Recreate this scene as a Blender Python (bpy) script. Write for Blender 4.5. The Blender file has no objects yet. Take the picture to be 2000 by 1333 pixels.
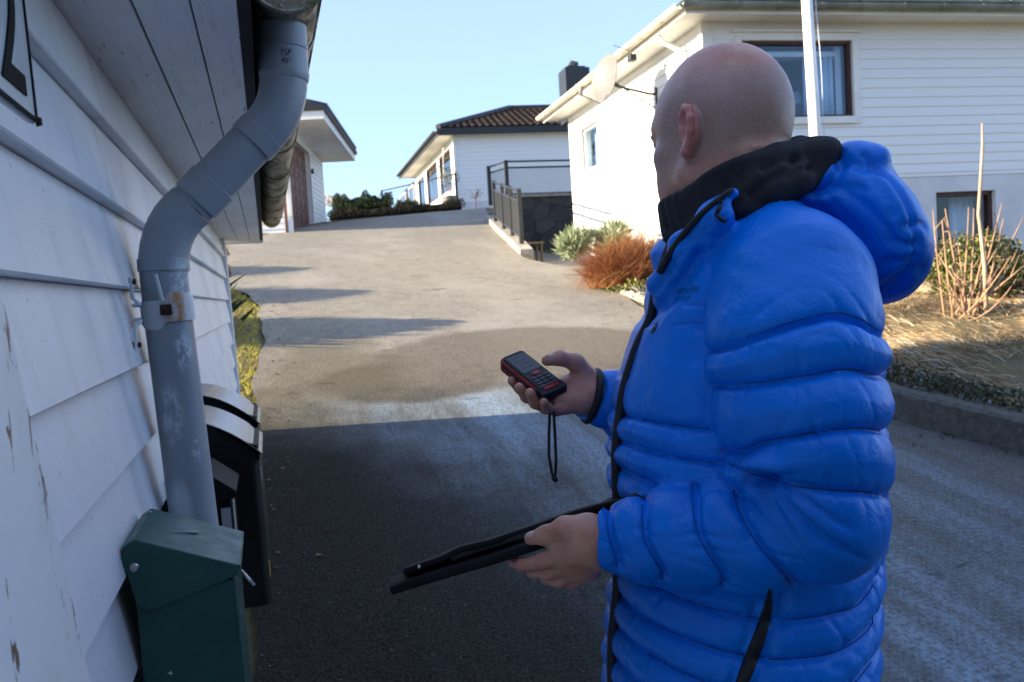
import bpy, bmesh, math, random
import numpy as np
from mathutils import Vector, Matrix
from mathutils.bvhtree import BVHTree
random.seed(7); RS = np.random.RandomState(11)
sc = bpy.context.scene
COL = sc.collection

# ------------------------------------------------------------------ camera, sky, sun
FOC, PCX, PCY = 1700.0, 1000.0, 666.5           # focal length and principal point of the photograph, in its pixels
EYE = np.array([0.0, 0.0, 1.6])
HEAD, PITCH, ROLL = 0.27197, 0.05826, 0.06
def _basis(h, p, r):
    s, c = math.sin, math.cos
    f = np.array([s(h)*c(p), c(h)*c(p), -s(p)]); r0 = np.array([c(h), -s(h), 0.0]); u0 = np.cross(r0, f)
    return r0*c(r)-u0*s(r), u0*c(r)+r0*s(r), f
CR, CU, CF = _basis(HEAD, PITCH, ROLL)
cam = bpy.data.cameras.new("camera"); camo = bpy.data.objects.new("camera", cam); COL.objects.link(camo)
camo.matrix_world = Matrix(((CR[0], CU[0], -CF[0], EYE[0]), (CR[1], CU[1], -CF[1], EYE[1]), (CR[2], CU[2], -CF[2], EYE[2]), (0, 0, 0, 1)))
cam.sensor_width = 36.0; cam.lens = FOC/2000*36; cam.clip_start = 0.03; cam.clip_end = 3000
cam.dof.use_dof = True; cam.dof.focus_distance = 1.2; cam.dof.aperture_fstop = 11.0
sc.camera = camo
SUN_HEAD, SUN_EL = math.radians(276.5), math.radians(16.5)   # where the sun stands: heading clockwise from +Y
w = bpy.data.worlds.new("World"); sc.world = w; w.use_nodes = True
nt = w.node_tree; sky = nt.nodes.new("ShaderNodeTexSky"); sky.sky_type = 'NISHITA'; sky.sun_disc = False
sky.sun_elevation = SUN_EL; sky.sun_rotation = SUN_HEAD; sky.altitude = 50; sky.air_density = 1.0; sky.dust_density = 0.35; sky.ozone_density = 5.0
bg = nt.nodes["Background"]; bg.inputs[1].default_value = 0.115; hz = nt.nodes.new("ShaderNodeMix"); hz.data_type = 'RGBA'; hz.inputs[0].default_value = 0.45; hz.inputs[7].default_value = (2.4, 2.82, 4.1, 1)   # thin winter haze over the whole sky
nt.links.new(sky.outputs[0], hz.inputs[6]); nt.links.new(hz.outputs[2], bg.inputs[0])
sl = bpy.data.lights.new("sun", 'SUN'); sl.energy = 5.0; sl.angle = math.radians(0.55); sl.color = (1.0, 0.84, 0.60)
so = bpy.data.objects.new("sun", sl); COL.objects.link(so)
sv = Vector((math.sin(SUN_HEAD)*math.cos(SUN_EL), math.cos(SUN_HEAD)*math.cos(SUN_EL), math.sin(SUN_EL)))
so.rotation_euler = sv.to_track_quat('Z', 'Y').to_euler()
sc.view_settings.view_transform = 'Standard'; sc.view_settings.look = 'None'
sc.view_settings.exposure = 1.75; sc.view_settings.gamma = 1.0
sc.render.engine = 'CYCLES'
sc.cycles.use_denoising = True
sc.cycles.max_bounces = 6

# ------------------------------------------------------------------ small helpers
def at(px, py, d):
    "a point of the place, from where it shows and how far off it is"
    return EYE + d*(CF + CR*(px-PCX)/FOC - CU*(py-PCY)/FOC)
def on_plane(px, py, n, k):
    v = CF + CR*(px-PCX)/FOC - CU*(py-PCY)/FOC; n = np.array(n, float)
    return EYE + v*((k - EYE@n)/(v@n))
def sst(a, b, x):
    t = np.clip((np.asarray(x, float)-a)/(b-a), 0, 1); return t*t*(3-2*t)

# ---- materials
class NT:
    def __init__(s, name):
        s.m = bpy.data.materials.new(name); s.m.use_nodes = True; s.t = s.m.node_tree; s.b = s.t.nodes["Principled BSDF"]
        s.o = s.t.nodes["Material Output"]; s._c = {}
    def n(s, ty, **kw):
        x = s.t.nodes.new(ty)
        for k, v in kw.items(): setattr(x, k, v)
        return x
    def l(s, a, b): s.t.links.new(a, b)
    def coord(s, kind='Object'):
        if kind == 'Position':
            if 'g' not in s._c: s._c['g'] = s.n("ShaderNodeNewGeometry")
            return s._c['g'].outputs['Position']
        if 'c' not in s._c: s._c['c'] = s.n("ShaderNodeTexCoord")
        return s._c['c'].outputs[kind]
    def mapped(s, sc_=(1, 1, 1), rot=(0, 0, 0), kind='Object', loc=(0, 0, 0)):
        mp = s.n("ShaderNodeMapping"); mp.inputs['Scale'].default_value = sc_; mp.inputs['Rotation'].default_value = rot; mp.inputs['Location'].default_value = loc
        s.l(s.coord(kind), mp.inputs[0]); return mp.outputs[0]
    def noise(s, scale, detail=4, rough=.55, stretch=(1, 1, 1), kind='Object', rot=(0, 0, 0), dist=0, loc=(0, 0, 0)):
        x = s.n("ShaderNodeTexNoise"); x.inputs['Scale'].default_value = scale; x.inputs['Detail'].default_value = detail
        x.inputs['Roughness'].default_value = rough; x.inputs['Distortion'].default_value = dist
        s.l(s.mapped(stretch, rot, kind, loc), x.inputs['Vector']); return x.outputs['Fac']
    def ramp(s, fac, stops):
        x = s.n("ShaderNodeValToRGB"); r = x.color_ramp
        while len(r.elements) < len(stops): r.elements.new(.5)
        for e, (p, c) in zip(r.elements, stops):
            e.position = p; e.color = (*c, 1) if len(c) == 3 else c
        s.l(fac, x.inputs[0]); return x.outputs[0]
    def rng(s, v, a, b, c=0, d=1, smooth=True):
        x = s.n("ShaderNodeMapRange"); x.interpolation_type = 'SMOOTHSTEP' if smooth else 'LINEAR'
        for i, q in zip((1, 2, 3, 4), (a, b, c, d)): x.inputs[i].default_value = q
        s.l(v, x.inputs[0]); return x.outputs[0]
    def math(s, op, a, b=None, clamp=False):
        x = s.n("ShaderNodeMath", operation=op); x.use_clamp = clamp
        for i, q in enumerate((a, b)):
            if q is None: continue
            if isinstance(q, (int, float)): x.inputs[i].default_value = q
            else: s.l(q, x.inputs[i])
        return x.outputs[0]
    def mix(s, f, a, b, blend='MIX'):
        x = s.n("ShaderNodeMix", data_type='RGBA', blend_type=blend)
        for i, q in zip((0, 6, 7), (f, a, b)):
            if isinstance(q, (int, float)): x.inputs[i].default_value = q
            elif isinstance(q, tuple): x.inputs[i].default_value = (*q, 1)
            else: s.l(q, x.inputs[i])
        return x.outputs[2]
    def sep(s, v):
        x = s.n("ShaderNodeSeparateXYZ"); s.l(v, x.inputs[0]); return x.outputs
    def bump(s, h, strength=.3, dist=.01, prev=None):
        x = s.n("ShaderNodeBump"); x.inputs['Strength'].default_value = strength; x.inputs['Distance'].default_value = dist
        s.l(h, x.inputs['Height'])
        if prev is not None: s.l(prev, x.inputs['Normal'])
        return x.outputs[0]
    def fin(s, col=None, rough=None, metal=None, normal=None, spec=None):
        for k, v in (('Base Color', col), ('Roughness', rough), ('Metallic', metal), ('Normal', normal), ('Specular IOR Level', spec)):
            if v is None: continue
            if isinstance(v, (int, float)): s.b.inputs[k].default_value = v
            elif isinstance(v, tuple): s.b.inputs[k].default_value = (*v, 1)
            else: s.l(v, s.b.inputs[k])
        return s.m
def simple(name, c1, c2=None, scale=8, rough=.6, bump=0, bscale=None, stretch=(1, 1, 1), metal=0, detail=4, dist=.004, spec=None, lo=.35, hi=.65):
    t = NT(name); c2 = c2 or tuple(q*.8 for q in c1)
    nz = t.noise(scale, detail, stretch=stretch)
    col = t.ramp(nz, [(lo, c2), (hi, c1)])
    nb = None
    if bump: nb = t.bump(t.noise(bscale or scale*3, detail, stretch=stretch), bump, dist)
    return t.fin(col, rough, metal, nb, spec)
MAT = {}
# ---- mesh builder
def newmesh(name, V, F, m=None, root=None, parent=None, smooth=False, base=None, attr=None, mats=None, fmat=None):
    """one mesh object in world coordinates; its origin sits at its root's base (or at its own base when top-level)"""
    V = np.asarray(V, float).reshape(-1, 3)
    if root is None:
        if base is None: base = (V[:, 0].mean(), V[:, 1].mean(), V[:, 2].min())
        o0 = np.array(base, float)
    else: o0 = np.array(root['_b'][:], float)
    me = bpy.data.meshes.new(name)
    me.from_pydata((V-o0).tolist(), [], F if isinstance(F, list) else F.tolist())
    if smooth: me.polygons.foreach_set('use_smooth', np.ones(len(me.polygons), bool))
    if attr is not None:
        a = me.color_attributes.new('rnd', 'FLOAT_COLOR', 'POINT'); q = np.ones((len(V), 4)); q[:, :3] = attr if attr.ndim == 2 else attr[:, None]
        a.data.foreach_set('color', q.ravel())
    me.update()
    ob = bpy.data.objects.new(name, me); COL.objects.link(ob)
    for q in (mats or ([m] if m else [])): me.materials.append(q)
    if fmat is not None: me.polygons.foreach_set('material_index', np.asarray(fmat, np.int32))
    if root is None: ob.location = o0; ob['_b'] = list(o0)
    else: ob.parent = parent or root
    return ob
def thing(name, label, cat, loc, group=None):
    o = bpy.data.objects.new(name, None); COL.objects.link(o); o.location = loc; o['_b'] = [float(q) for q in loc]; o.empty_display_size = .1
    return tag(o, label, cat, group)
def tag(o, label, cat, group=None, kind=None):
    if label: o['label'] = label
    if cat: o['category'] = cat
    if group: o['group'] = group
    if kind: o['kind'] = kind
    return o
def struct(o): o['kind'] = 'structure'; return o
class Fr:
    def __init__(s, o, ex, ey=None, ez=(0, 0, 1)):
        s.o = np.array(o, float); s.x = np.array(ex, float); s.x /= np.linalg.norm(s.x); s.z = np.array(ez, float)
        s.y = np.cross(s.z, s.x) if ey is None else np.array(ey, float)
    def p(s, a, b, c): return s.o + a*s.x + b*s.y + c*s.z
WF = Fr((0, 0, 0), (1, 0, 0), (0, 1, 0))
class MB:
    def __init__(s): s.v = []; s.f = []; s.sm = []
    def add(s, V, F):
        k = len(s.v); s.v += [tuple(q) for q in V]; s.f += [[i+k for i in f] for f in F]; return s
    def hexa(s, c):   # 8 corners: bottom loop 0-3, top loop 4-7
        return s.add(c, [(3, 2, 1, 0), (4, 5, 6, 7), (0, 1, 5, 4), (1, 2, 6, 5), (2, 3, 7, 6), (3, 0, 4, 7)])
    def box(s, fr, a, b, c):
        (a0, a1), (b0, b1), (c0, c1) = a, b, c
        return s.hexa([fr.p(x, y, z) for z in (c0, c1) for x, y in ((a0, b0), (a1, b0), (a1, b1), (a0, b1))])
    def prism(s, fr, poly, a0, a1):   # poly in (b,c), extruded along a
        n = len(poly); V = [fr.p(a, b, c) for a in (a0, a1) for b, c in poly]
        return s.add(V, [list(range(n))[::-1], list(range(n, 2*n))]+[(i, (i+1) % n, n+(i+1) % n, n+i) for i in range(n)])
    def tube(s, P, R, n=12, cap=True, up=None):
        P = [np.array(p, float) for p in P]; m = len(P)
        if isinstance(R, (int, float)): R = [R]*m
        k = len(s.v); T = []
        for i in range(m):
            t = P[min(i+1, m-1)]-P[max(i-1, 0)]; T.append(t/(np.linalg.norm(t)+1e-12))
        u = np.array(up, float) if up is not None else np.array((0, 0, 1.)) if abs(T[0][2]) < .9 else np.array((1., 0, 0))
        for i in range(m):
            u = u - T[i]*(u@T[i]); u /= np.linalg.norm(u); wv = np.cross(T[i], u)
            for j in range(n):
                a = 2*math.pi*j/n; s.v.append(tuple(P[i]+R[i]*(u*math.cos(a)+wv*math.sin(a))))
        for i in range(m-1):
            for j in range(n): s.f.append([k+i*n+j, k+i*n+(j+1) % n, k+(i+1)*n+(j+1) % n, k+(i+1)*n+j])
        if cap: s.f.append([k+j for j in range(n)][::-1]); s.f.append([k+(m-1)*n+j for j in range(n)])
        return s
    def grid(s, pts):  # pts [i][j] points
        k = len(s.v); n = len(pts); m = len(pts[0])
        for r in pts: s.v += [tuple(q) for q in r]
        for i in range(n-1):
            for j in range(m-1): s.f.append([k+i*m+j, k+i*m+j+1, k+(i+1)*m+j+1, k+(i+1)*m+j])
        return s
    def build(s, name, m, root=None, parent=None, smooth=False, bevel=0, base=None, auto=None):
        o = newmesh(name, s.v, s.f, m, root, parent, smooth, base)
        if auto is not None:
            bm = bmesh.new(); bm.from_mesh(o.data)
            for e in bm.edges:
                e.smooth = not (len(e.link_faces) == 2 and e.calc_face_angle(0) > auto)
            for f in bm.faces: f.smooth = True
            bm.to_mesh(o.data); bm.free()
        if bevel:
            b = o.modifiers.new('bevel', 'BEVEL'); b.width = bevel; b.segments = 2; b.limit_method = 'ANGLE'; b.angle_limit = .6
        return o
def fixn(o):
    bm = bmesh.new(); bm.from_mesh(o.data); bmesh.ops.recalc_face_normals(bm, faces=bm.faces); bm.to_mesh(o.data); bm.free(); return o
def siding(mb, fr, a0, a1, z0, z1, h, holes=(), proud=.018, thin=.004, phase=0):
    "lapped horizontal boards on the wall of fr (a along, b out), with openings left free"
    k0 = math.floor((z0-phase)/h)
    k = k0
    while phase+k*h < z1:
        lo, hi = phase+k*h, phase+(k+1)*h
        cuts = sorted({max(lo, z0), min(hi, z1)} | {q for _, _, c0, c1 in holes for q in (c0, c1) if max(lo, z0) < q < min(hi, z1)})
        for c, d in zip(cuts, cuts[1:]):
            iv = [(a0, a1)]
            for h0, h1, c0, c1 in holes:
                if c0 < (c+d)/2 < c1:
                    iv = [q for x, y in iv for q in ((x, min(y, h0)), (max(x, h1), y)) if q[1]-q[0] > 1e-4]
            bb = lambda z: proud+(thin-proud)*(z-lo)/h
            for x, y in iv: mb.prism(fr, [(-.03, c), (bb(c), c), (bb(d), d), (-.03, d)], x, y)
        k += 1
    return mb
def leaves(name, P, size, m, root=None, parent=None, N=None, asp=.55, spread=1.0, col=None, base=None, fold=.25):
    "many small leaf faces, one mesh"
    n = len(P); size = np.broadcast_to(size, (n,))
    d = RS.normal(size=(n, 3)); d /= np.linalg.norm(d, axis=1)[:, None]
    if N is not None: d = N + d*spread; d /= np.linalg.norm(d, axis=1)[:, None]
    e = np.cross(d, RS.normal(size=(n, 3))); e /= np.linalg.norm(e, axis=1)[:, None]+1e-9
    g = np.cross(d, e)
    s_ = size[:, None]
    V = np.stack([P-e*s_*.5, P+g*s_*asp*.5+d*s_*fold*.3, P+e*s_*.5, P-g*s_*asp*.5+d*s_*fold*.3], 1).reshape(-1, 3)
    F = np.arange(4*n).reshape(n, 4)
    r = np.repeat(RS.rand(n) if col is None else col, 4)
    return newmesh(name, V, F, m, root, parent, attr=r, base=base)
def blades(name, B, T, wdt, m, root=None, parent=None, base=None, segs=3, sag=.0, col=None):
    "thin tapered strips from B to T, sagging"
    n = len(B); side = np.cross(T-B, RS.normal(size=(n, 3))); side /= np.linalg.norm(side, axis=1)[:, None]+1e-9
    wdt = np.broadcast_to(wdt, (n,))[:, None]; L = np.linalg.norm(T-B, axis=1)[:, None]
    rows = []
    for i in range(segs+1):
        t = i/segs; c = B+(T-B)*t + np.array((0, 0, 1.))*L*sag*4*t*(1-t); ww = wdt*(1-.85*t)*.5
        rows += [c-side*ww, c+side*ww]
    V = np.stack(rows, 1).reshape(-1, 3); k = 2*(segs+1)
    F = np.concatenate([np.stack([np.arange(n)*k+2*i, np.arange(n)*k+2*i+1, np.arange(n)*k+2*i+3, np.arange(n)*k+2*i+2], 1) for i in range(segs)])
    r = np.repeat(RS.rand(n) if col is None else col, k)
    return newmesh(name, V, F, m, root, parent, attr=r, base=base)
def leafmat(name, stops, rough=.6, trans=.25):
    t = NT(name); a = t.n("ShaderNodeAttribute", attribute_name='rnd')
    c = t.ramp(a.outputs['Fac'], stops); t.fin(c, max(rough, .65), spec=.15)
    tr = t.n("ShaderNodeBsdfTranslucent"); t.l(c, tr.inputs[0]); mx = t.n("ShaderNodeMixShader"); mx.inputs[0].default_value = trans
    t.l(t.b.outputs[0], mx.inputs[1]); t.l(tr.outputs[0], mx.inputs[2]); t.l(mx.outputs[0], t.o.inputs[0]); return t.m
def textmesh(s, size, ext=.001, bold=0, shear=0):
    c = bpy.data.curves.new('t', 'FONT'); c.body = s; c.size = size; c.extrude = ext; c.align_x = 'CENTER'; c.align_y = 'CENTER'; c.offset = bold; c.resolution_u = 4; c.shear = shear
    o = bpy.data.objects.new('t', c); COL.objects.link(o)
    me = o.to_mesh(); V = np.array([v.co[:] for v in me.vertices]).reshape(-1, 3); F = [list(p.vertices) for p in me.polygons]
    o.to_mesh_clear(); bpy.data.objects.remove(o); bpy.data.curves.remove(c); return V, F
# ------------------------------------------------------------------ materials of the setting
def m_siding(name, base=(.78, .77, .74), grain=(260, 14, 90), bump=.35, dirt=.35, kind='Object', dirtcol=(.42, .38, .33), streak=(14, 14, .9)):
    t = NT(name)
    d1 = t.rng(t.noise(1.0, 5, .65, streak, kind), .52, .78); d2 = t.rng(t.noise(22, 4, .7, (1, 1, 1), kind), .62, .8)
    c = t.mix(t.math('MULTIPLY', d1, dirt), base, dirtcol)
    c = t.mix(t.math('MULTIPLY', d2, dirt*.6), c, tuple(q*.6 for q in base))
    nb = t.bump(t.noise(1, 4, .65, grain, kind), bump, .0022)
    nb = t.bump(t.noise(9, 3, .5, (1, 1, 1), kind), .12, .01, nb)
    return t.fin(c, t.rng(d1, 0, 1, .42, .6), 0, nb)
def m_shed():
    t = NT('shed white paint'); p = t.sep(t.coord('Position')); Yc = p[1]
    d1 = t.rng(t.noise(1, 5, .65, (10, 16, 1.2), 'Position'), .5, .76); d2 = t.rng(t.noise(1, 5, .75, (50, 46, 60), 'Position'), .63, .70); d3 = t.rng(t.noise(3, 4, .6, kind='Position'), .4, .7)
    yy = t.math('SUBTRACT', t.math('SUBTRACT', Yc, 1.44), t.math('MULTIPLY', t.math('SUBTRACT', t.noise(4, 2, kind='Position'), .5), .10))
    run = t.math('MULTIPLY', t.rng(t.math('ABSOLUTE', yy), .05, .0), t.rng(t.noise(1, 4, .6, (20, 30, 8), 'Position'), .25, .6))
    c = t.mix(d3, (.80, .81, .83), (.71, .72, .74)); c = t.mix(t.math('MULTIPLY', d1, .22), c, (.45, .43, .40)); c = t.mix(t.math('MULTIPLY', run, .38), c, (.36, .33, .30)); c = t.mix(t.math('MULTIPLY', d2, .55), c, (.22, .19, .16))
    nb = t.bump(t.noise(1, 4, .7, (60, 330, 60), 'Position'), .55, .0022); nb = t.bump(t.noise(1, 3, .6, (20, 40, 14), 'Position'), .35, .006, nb); nb = t.bump(t.noise(420, 2, .5, kind='Position'), .18, .001, nb)
    return t.fin(c, t.rng(d3, 0, 1, .38, .55), 0, nb)
MAT['shed'] = m_shed()
def m_panel():
    t = NT('flaking white board'); p = t.sep(t.coord('Position'))
    e = t.math('SUBTRACT', t.math('ADD', t.math('MULTIPLY', p[1], 1.0), t.math('MULTIPLY', p[2], .388)), 1.352)   # distance to the slanting edge
    near = t.rng(e, -.055, -.004)
    fl = t.noise(1, 4, .6, (30, 30, 9), 'Position', dist=.4)
    fl2 = t.noise(1, 2, .6, (26, 26, 16), 'Position', loc=(3, 1, 4))
    flake = t.rng(t.math('ADD', fl, t.math('MULTIPLY', near, .13)), .665, .68)
    crack = t.math('MULTIPLY', t.rng(t.math('ABSOLUTE', t.math('SUBTRACT', fl2, .5)), .0, .02, 1, 0), t.math('MULTIPLY', near, t.rng(fl, .44, .54)))
    c = t.mix(t.rng(t.noise(6, 5, .7, (1, 1, .4), 'Position'), .5, .8), (.78, .78, .77), (.58, .57, .55))
    c = t.mix(t.math('MULTIPLY', crack, .9), c, (.25, .2, .17)); c = t.mix(flake, c, t.mix(t.noise(60, 3, kind='Position'), (.10, .05, .03), (.3, .18, .12)))
    h = t.math('SUBTRACT', t.noise(3, 3, .5, (1, 1, 6), 'Position'), t.math('ADD', flake, crack))
    return t.fin(c, .5, 0, t.bump(h, .4, .003))
MAT['panel'] = m_panel()
def m_soffit():
    t = NT('weathered soffit paint')
    g = t.noise(1, 5, .7, (110, 5, 30), 'Position'); f = t.rng(t.noise(1, 6, .75, (90, 11, 20), 'Position', dist=.3),   .63, .67)
    c = t.mix(t.rng(t.noise(3, 4, .6, (1, .5, 1), 'Position'), .4, .75), (.88, .88, .88), (.72, .72, .73))
    c = t.mix(t.math('MULTIPLY', f, .8), c, (.10, .085, .075)); c = t.mix(t.rng(g, .52, .72, 0, .4), c, (.34, .34, .34))
    return t.fin(c, .55, 0, t.bump(t.math('SUBTRACT', g, f), .5, .002))
MAT['soffit'] = m_soffit()
MAT['dark'] = simple('dark gap', (.012, .012, .012), rough=.9)
MAT['felt'] = simple('roofing felt', (.05, .05, .052), (.025, .025, .027), 40, .9, .4)
def m_zinc():
    t = NT('mossy zinc gutter')
    n1 = t.rng(t.noise(1, 6, .7, (14, 5, 14), 'Position', dist=1.5), .44, .62); n2 = t.rng(t.noise(40, 4, .7, kind='Position'), .45, .7)
    c = t.mix(n1, (.42, .38, .29), (.17, .135, .05)); c = t.mix(t.math('MULTIPLY', n2, .7), c, (.12, .13, .045))
    return t.fin(c, t.rng(n1, 0, 1, .45, .8), t.rng(n1, 0, 1, .45, .0), t.bump(n2, .5, .003))
MAT['zinc'] = m_zinc()
def m_pipe():
    t = NT('grey plastic pipe paint')
    sc1 = t.rng(t.noise(1, 6, .8, (70, 70, 38), 'Position'), .685, .72); area = t.rng(t.noise(7, 2, .5, kind='Position', loc=(1.3, .2, .5)), .52, .62)
    c = t.mix(t.rng(t.noise(5, 4, kind='Position'), .3, .7), (.35, .38, .41), (.29, .32, .35))
    c = t.mix(t.math('MULTIPLY', sc1, t.math('MULTIPLY', area, .9)), c, (.62, .66, .70))
    ds = t.rng(t.noise(1, 5, .7, (34, 34, 60), 'Position', loc=(5, 5, 5)), .67, .71); c = t.mix(t.math('MULTIPLY', ds, .6), c, (.09, .09, .10))
    # the white smear of overpainting near its foot, and two more rubbed patches higher up
    p = t.sep(t.coord('Position'))
    def patch(z0, hz, y0, hy, thr, c):
        ez = t.math('DIVIDE', t.math('SUBTRACT', p[2], z0), hz); ex = t.math('DIVIDE', t.math('SUBTRACT', p[0], y0), hy)
        r = t.math('SQRT', t.math('ADD', t.math('MULTIPLY', ez, ez), t.math('MULTIPLY', ex, ex)))
        m_ = t.math('MULTIPLY', t.rng(r, 1.1, .5), t.rng(t.noise(1, 6, .75, (110, 60, 50), 'Position', loc=(z0*7, 0, 0)), thr, thr+.05))
        return t.mix(m_, c, (.50, .56, .60))
    c = patch(1.26, .06, -.165, .024, .36, c); c = patch(1.425, .06, -.168, .022, .46, c); c = patch(1.645, .05, -.135, .022, .47, c); c = patch(1.53, .04, -.140, .016, .48, c); c = patch(1.36, .03, -.130, .012, .50, c)
    return t.fin(c, t.rng(t.noise(12, 4, kind='Position'), .3, .7, .28, .45), 0, t.bump(t.noise(30, 4, .6, kind='Position'), .08, .002))
MAT['pipe'] = m_pipe()
def m_clamp():
    t = NT('rusting white clamp'); p = t.sep(t.coord('Position'))
    d = t.math('ABSOLUTE', t.math('ADD', p[0], .146)); r = t.math('MULTIPLY', t.rng(d, .026, .004), t.rng(t.noise(55, 5, .7, (1, 1, .35), 'Position'), .34, .6))
    c = t.mix(r, (.62, .66, .68), (.40, .17, .035)); return t.fin(c, .5)
MAT['clamp'] = m_clamp()
MAT['rust'] = simple('rust', (.10, .035, .015), (.02, .010, .008), 90, .85, .5)
MAT['steel'] = simple('brushed steel', (.60, .57, .54), (.42, .40, .38), 6, .26, .1, 140, (1, 30, 1), 1.0)
MAT['black'] = simple('black lacquer', (.010, .0095, .010), (.006, .006, .006), 12, .42, .05, spec=.3)
MAT['blacksmall'] = simple('worn black lacquer', (.013, .012, .013), (.007, .007, .007), 20, .6, .1, spec=.12)
def m_green():
    t = NT('green lacquer'); c = t.mix(t.rng(t.noise(9, 5, .65), .35, .7), (.012, .085, .068), (.008, .060, .050))
    s = t.rng(t.noise(1, 2, .5, (70, 70, 70)), .735, .75); c = t.mix(s, c, (.55, .6, .58))
    return t.fin(c, t.rng(t.noise(30, 4), .3, .7, .36, .5), 0, t.bump(t.noise(14, 3), .06, .004))
MAT['green'] = m_green()
MAT['sticker'] = simple('white sticker', (.42, .43, .44), rough=.6)
MAT['yellow'] = simple('yellow sticker', (.75, .55, .02), rough=.5)
MAT['plate'] = simple('enamel plate', (.50, .55, .57), (.42, .48, .50), 20, .25)
MAT['ink'] = simple('black enamel', (.010, .010, .012), rough=.8, spec=.1)

def m_asphalt():
    t = NT('driveway asphalt'); P = t.coord('Position'); p = t.sep(P)
    X, Y = p[0], p[1]
    fine = t.noise(95, 4, .8, kind='Position'); fine2 = t.noise(48, 5, .75, kind='Position'); mid = t.noise(6, 6, .72, (1, .6, 1), 'Position'); big = t.noise(.55, 4, .6, (1, .7, 1), 'Position')
    c = t.ramp(fine, [(.35, (.035, .032, .026)), (.47, (.27, .244, .196)), (.56, (.39, .354, .288)), (.67, (.74, .67, .55))])
    c = t.mix(t.rng(mid, .42, .68, 0, .38), c, (.14, .126, .105)); c = t.mix(t.rng(big, .45, .66, 0, .35), c, (.46, .42, .36))
    # a darker patch where frost has thawed, between the frosty strip and the dry part
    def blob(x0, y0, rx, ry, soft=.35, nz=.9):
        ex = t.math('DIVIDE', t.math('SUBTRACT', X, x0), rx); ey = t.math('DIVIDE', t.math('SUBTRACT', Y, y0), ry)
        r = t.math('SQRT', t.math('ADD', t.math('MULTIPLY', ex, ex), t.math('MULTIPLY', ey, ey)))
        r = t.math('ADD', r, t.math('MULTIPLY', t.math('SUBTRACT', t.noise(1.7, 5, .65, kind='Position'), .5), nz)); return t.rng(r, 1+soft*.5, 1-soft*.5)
    wet = t.math('MAXIMUM', blob(2.15, 6.95, 1.35, 1.0, .22, .55), blob(1.0, 6.35, .75, .62, .3, .6))
    c = t.mix(t.math('MULTIPLY', wet, .62), c, t.mix(t.rng(fine, .35, .65), (.035, .027, .018), (.19, .15, .10)))
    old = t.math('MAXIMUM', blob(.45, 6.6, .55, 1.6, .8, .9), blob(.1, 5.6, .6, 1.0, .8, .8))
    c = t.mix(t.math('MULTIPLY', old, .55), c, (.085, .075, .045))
    damp_shade = blob(-.2, 2.4, 1.75, 3.1, .75, .8); shade = blob(2.2, 1.2, 5.5, 4.9, .25, .35)
    c = t.mix(t.math('MULTIPLY', shade, .75), c, t.mix(t.rng(fine, .36, .66), (.016, .017, .016), (.11, .105, .092)))  # the shed's shade, put into the asphalt colour as a dark zone
    c = t.mix(t.math('MULTIPLY', damp_shade, .93), c, t.mix(t.rng(fine, .36, .66), (.006, .006, .005), (.05, .047, .034)))  # damp mossy ground at left, darkened further to stand in for shade
    # frost: strongest on the right of the shaded stretch, in tyre-swept bands
    ang = t.noise(1, 4, .6, (4.2, .5, 1), 'Position', (0, 0, .42), .2); ang2 = t.noise(1, 3, .6, (13, .8, 1), 'Position', (0, 0, .42))
    fx = t.math('ADD', X, t.math('MULTIPLY', t.math('SUBTRACT', Y, 4.0), .18))
    zone = t.rng(fx, .15, 1.7); zone = t.math('MULTIPLY', zone, t.rng(Y, 6.35, 5.75)); zone = t.math('MULTIPLY', zone, t.math('MULTIPLY', t.rng(X, 3.7, 3.1, .25, 1), t.rng(fx, 1.5, 2.5, 1, .52)))
    band = t.math('MULTIPLY', t.rng(ang, .30, .62, .22, 1), t.rng(ang2, .3, .65, .7, 1))
    frost = t.math('MULTIPLY', t.math('MULTIPLY', zone, band), t.rng(fine2, .36, .60, .25, 1)); frost = t.math('MULTIPLY', frost, t.math('SUBTRACT', 1, t.math('MAXIMUM', t.math('MULTIPLY', wet, .95), t.math('MULTIPLY', damp_shade, .8))))
    c = t.mix(t.math('MULTIPLY', frost, .80), c, (.36, .50, .64))
    dk = t.rng(t.noise(1, 3, .6, (2.2, 5, 1), 'Position', (0, 0, -.2)), .66, .72); c = t.mix(t.math('MULTIPLY', dk, .5), c, (.03, .03, .03))
    sp = t.rng(t.noise(60, 2, .6, kind='Position'), .70, .76); c = t.mix(t.math('MULTIPLY', sp, .55), c, (.40, .38, .34))
    h = t.math('ADD', fine, t.math('MULTIPLY', fine2, .8))
    return t.fin(c, t.rng(wet, 0, 1, .95, .8), 0, t.bump(h, .9, .012), .12)
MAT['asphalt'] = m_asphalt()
def m_lawn():
    t = NT('winter lawn soil'); n1 = t.noise(1.5, 5, .65, kind='Position'); n2 = t.noise(40, 4, .7, kind='Position')
    c = t.ramp(n1, [(.35, (.10, .085, .035)), (.5, (.16, .13, .055)), (.66, (.22, .17, .085))]); c = t.mix(t.rng(n2, .4, .7, 0, .6), c, (.06, .05, .03))
    return t.fin(c, .9, 0, t.bump(n2, .8, .03))
MAT['lawn'] = m_lawn()
MAT['soil'] = simple('bed soil', (.13, .085, .05), (.05, .034, .022), 14, .95, .9, 40, dist=.03)
MAT['concrete'] = simple('old concrete', (.42, .38, .32), (.24, .215, .175), 5, .85, .5, 60, detail=8)
MAT['kerbstone'] = simple('mossy concrete', (.10, .095, .08), (.055, .053, .043), 26, .9, .7, 120, detail=8)
MAT['house'] = m_siding('house white paint', (.76, .77, .76), (2, 2, 30), .05, .12, dirtcol=(.55, .54, .5), streak=(1, 1, .5))
MAT['trim'] = simple('white trim paint', (.80, .79, .75), (.70, .69, .65), 3, .45)
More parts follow.
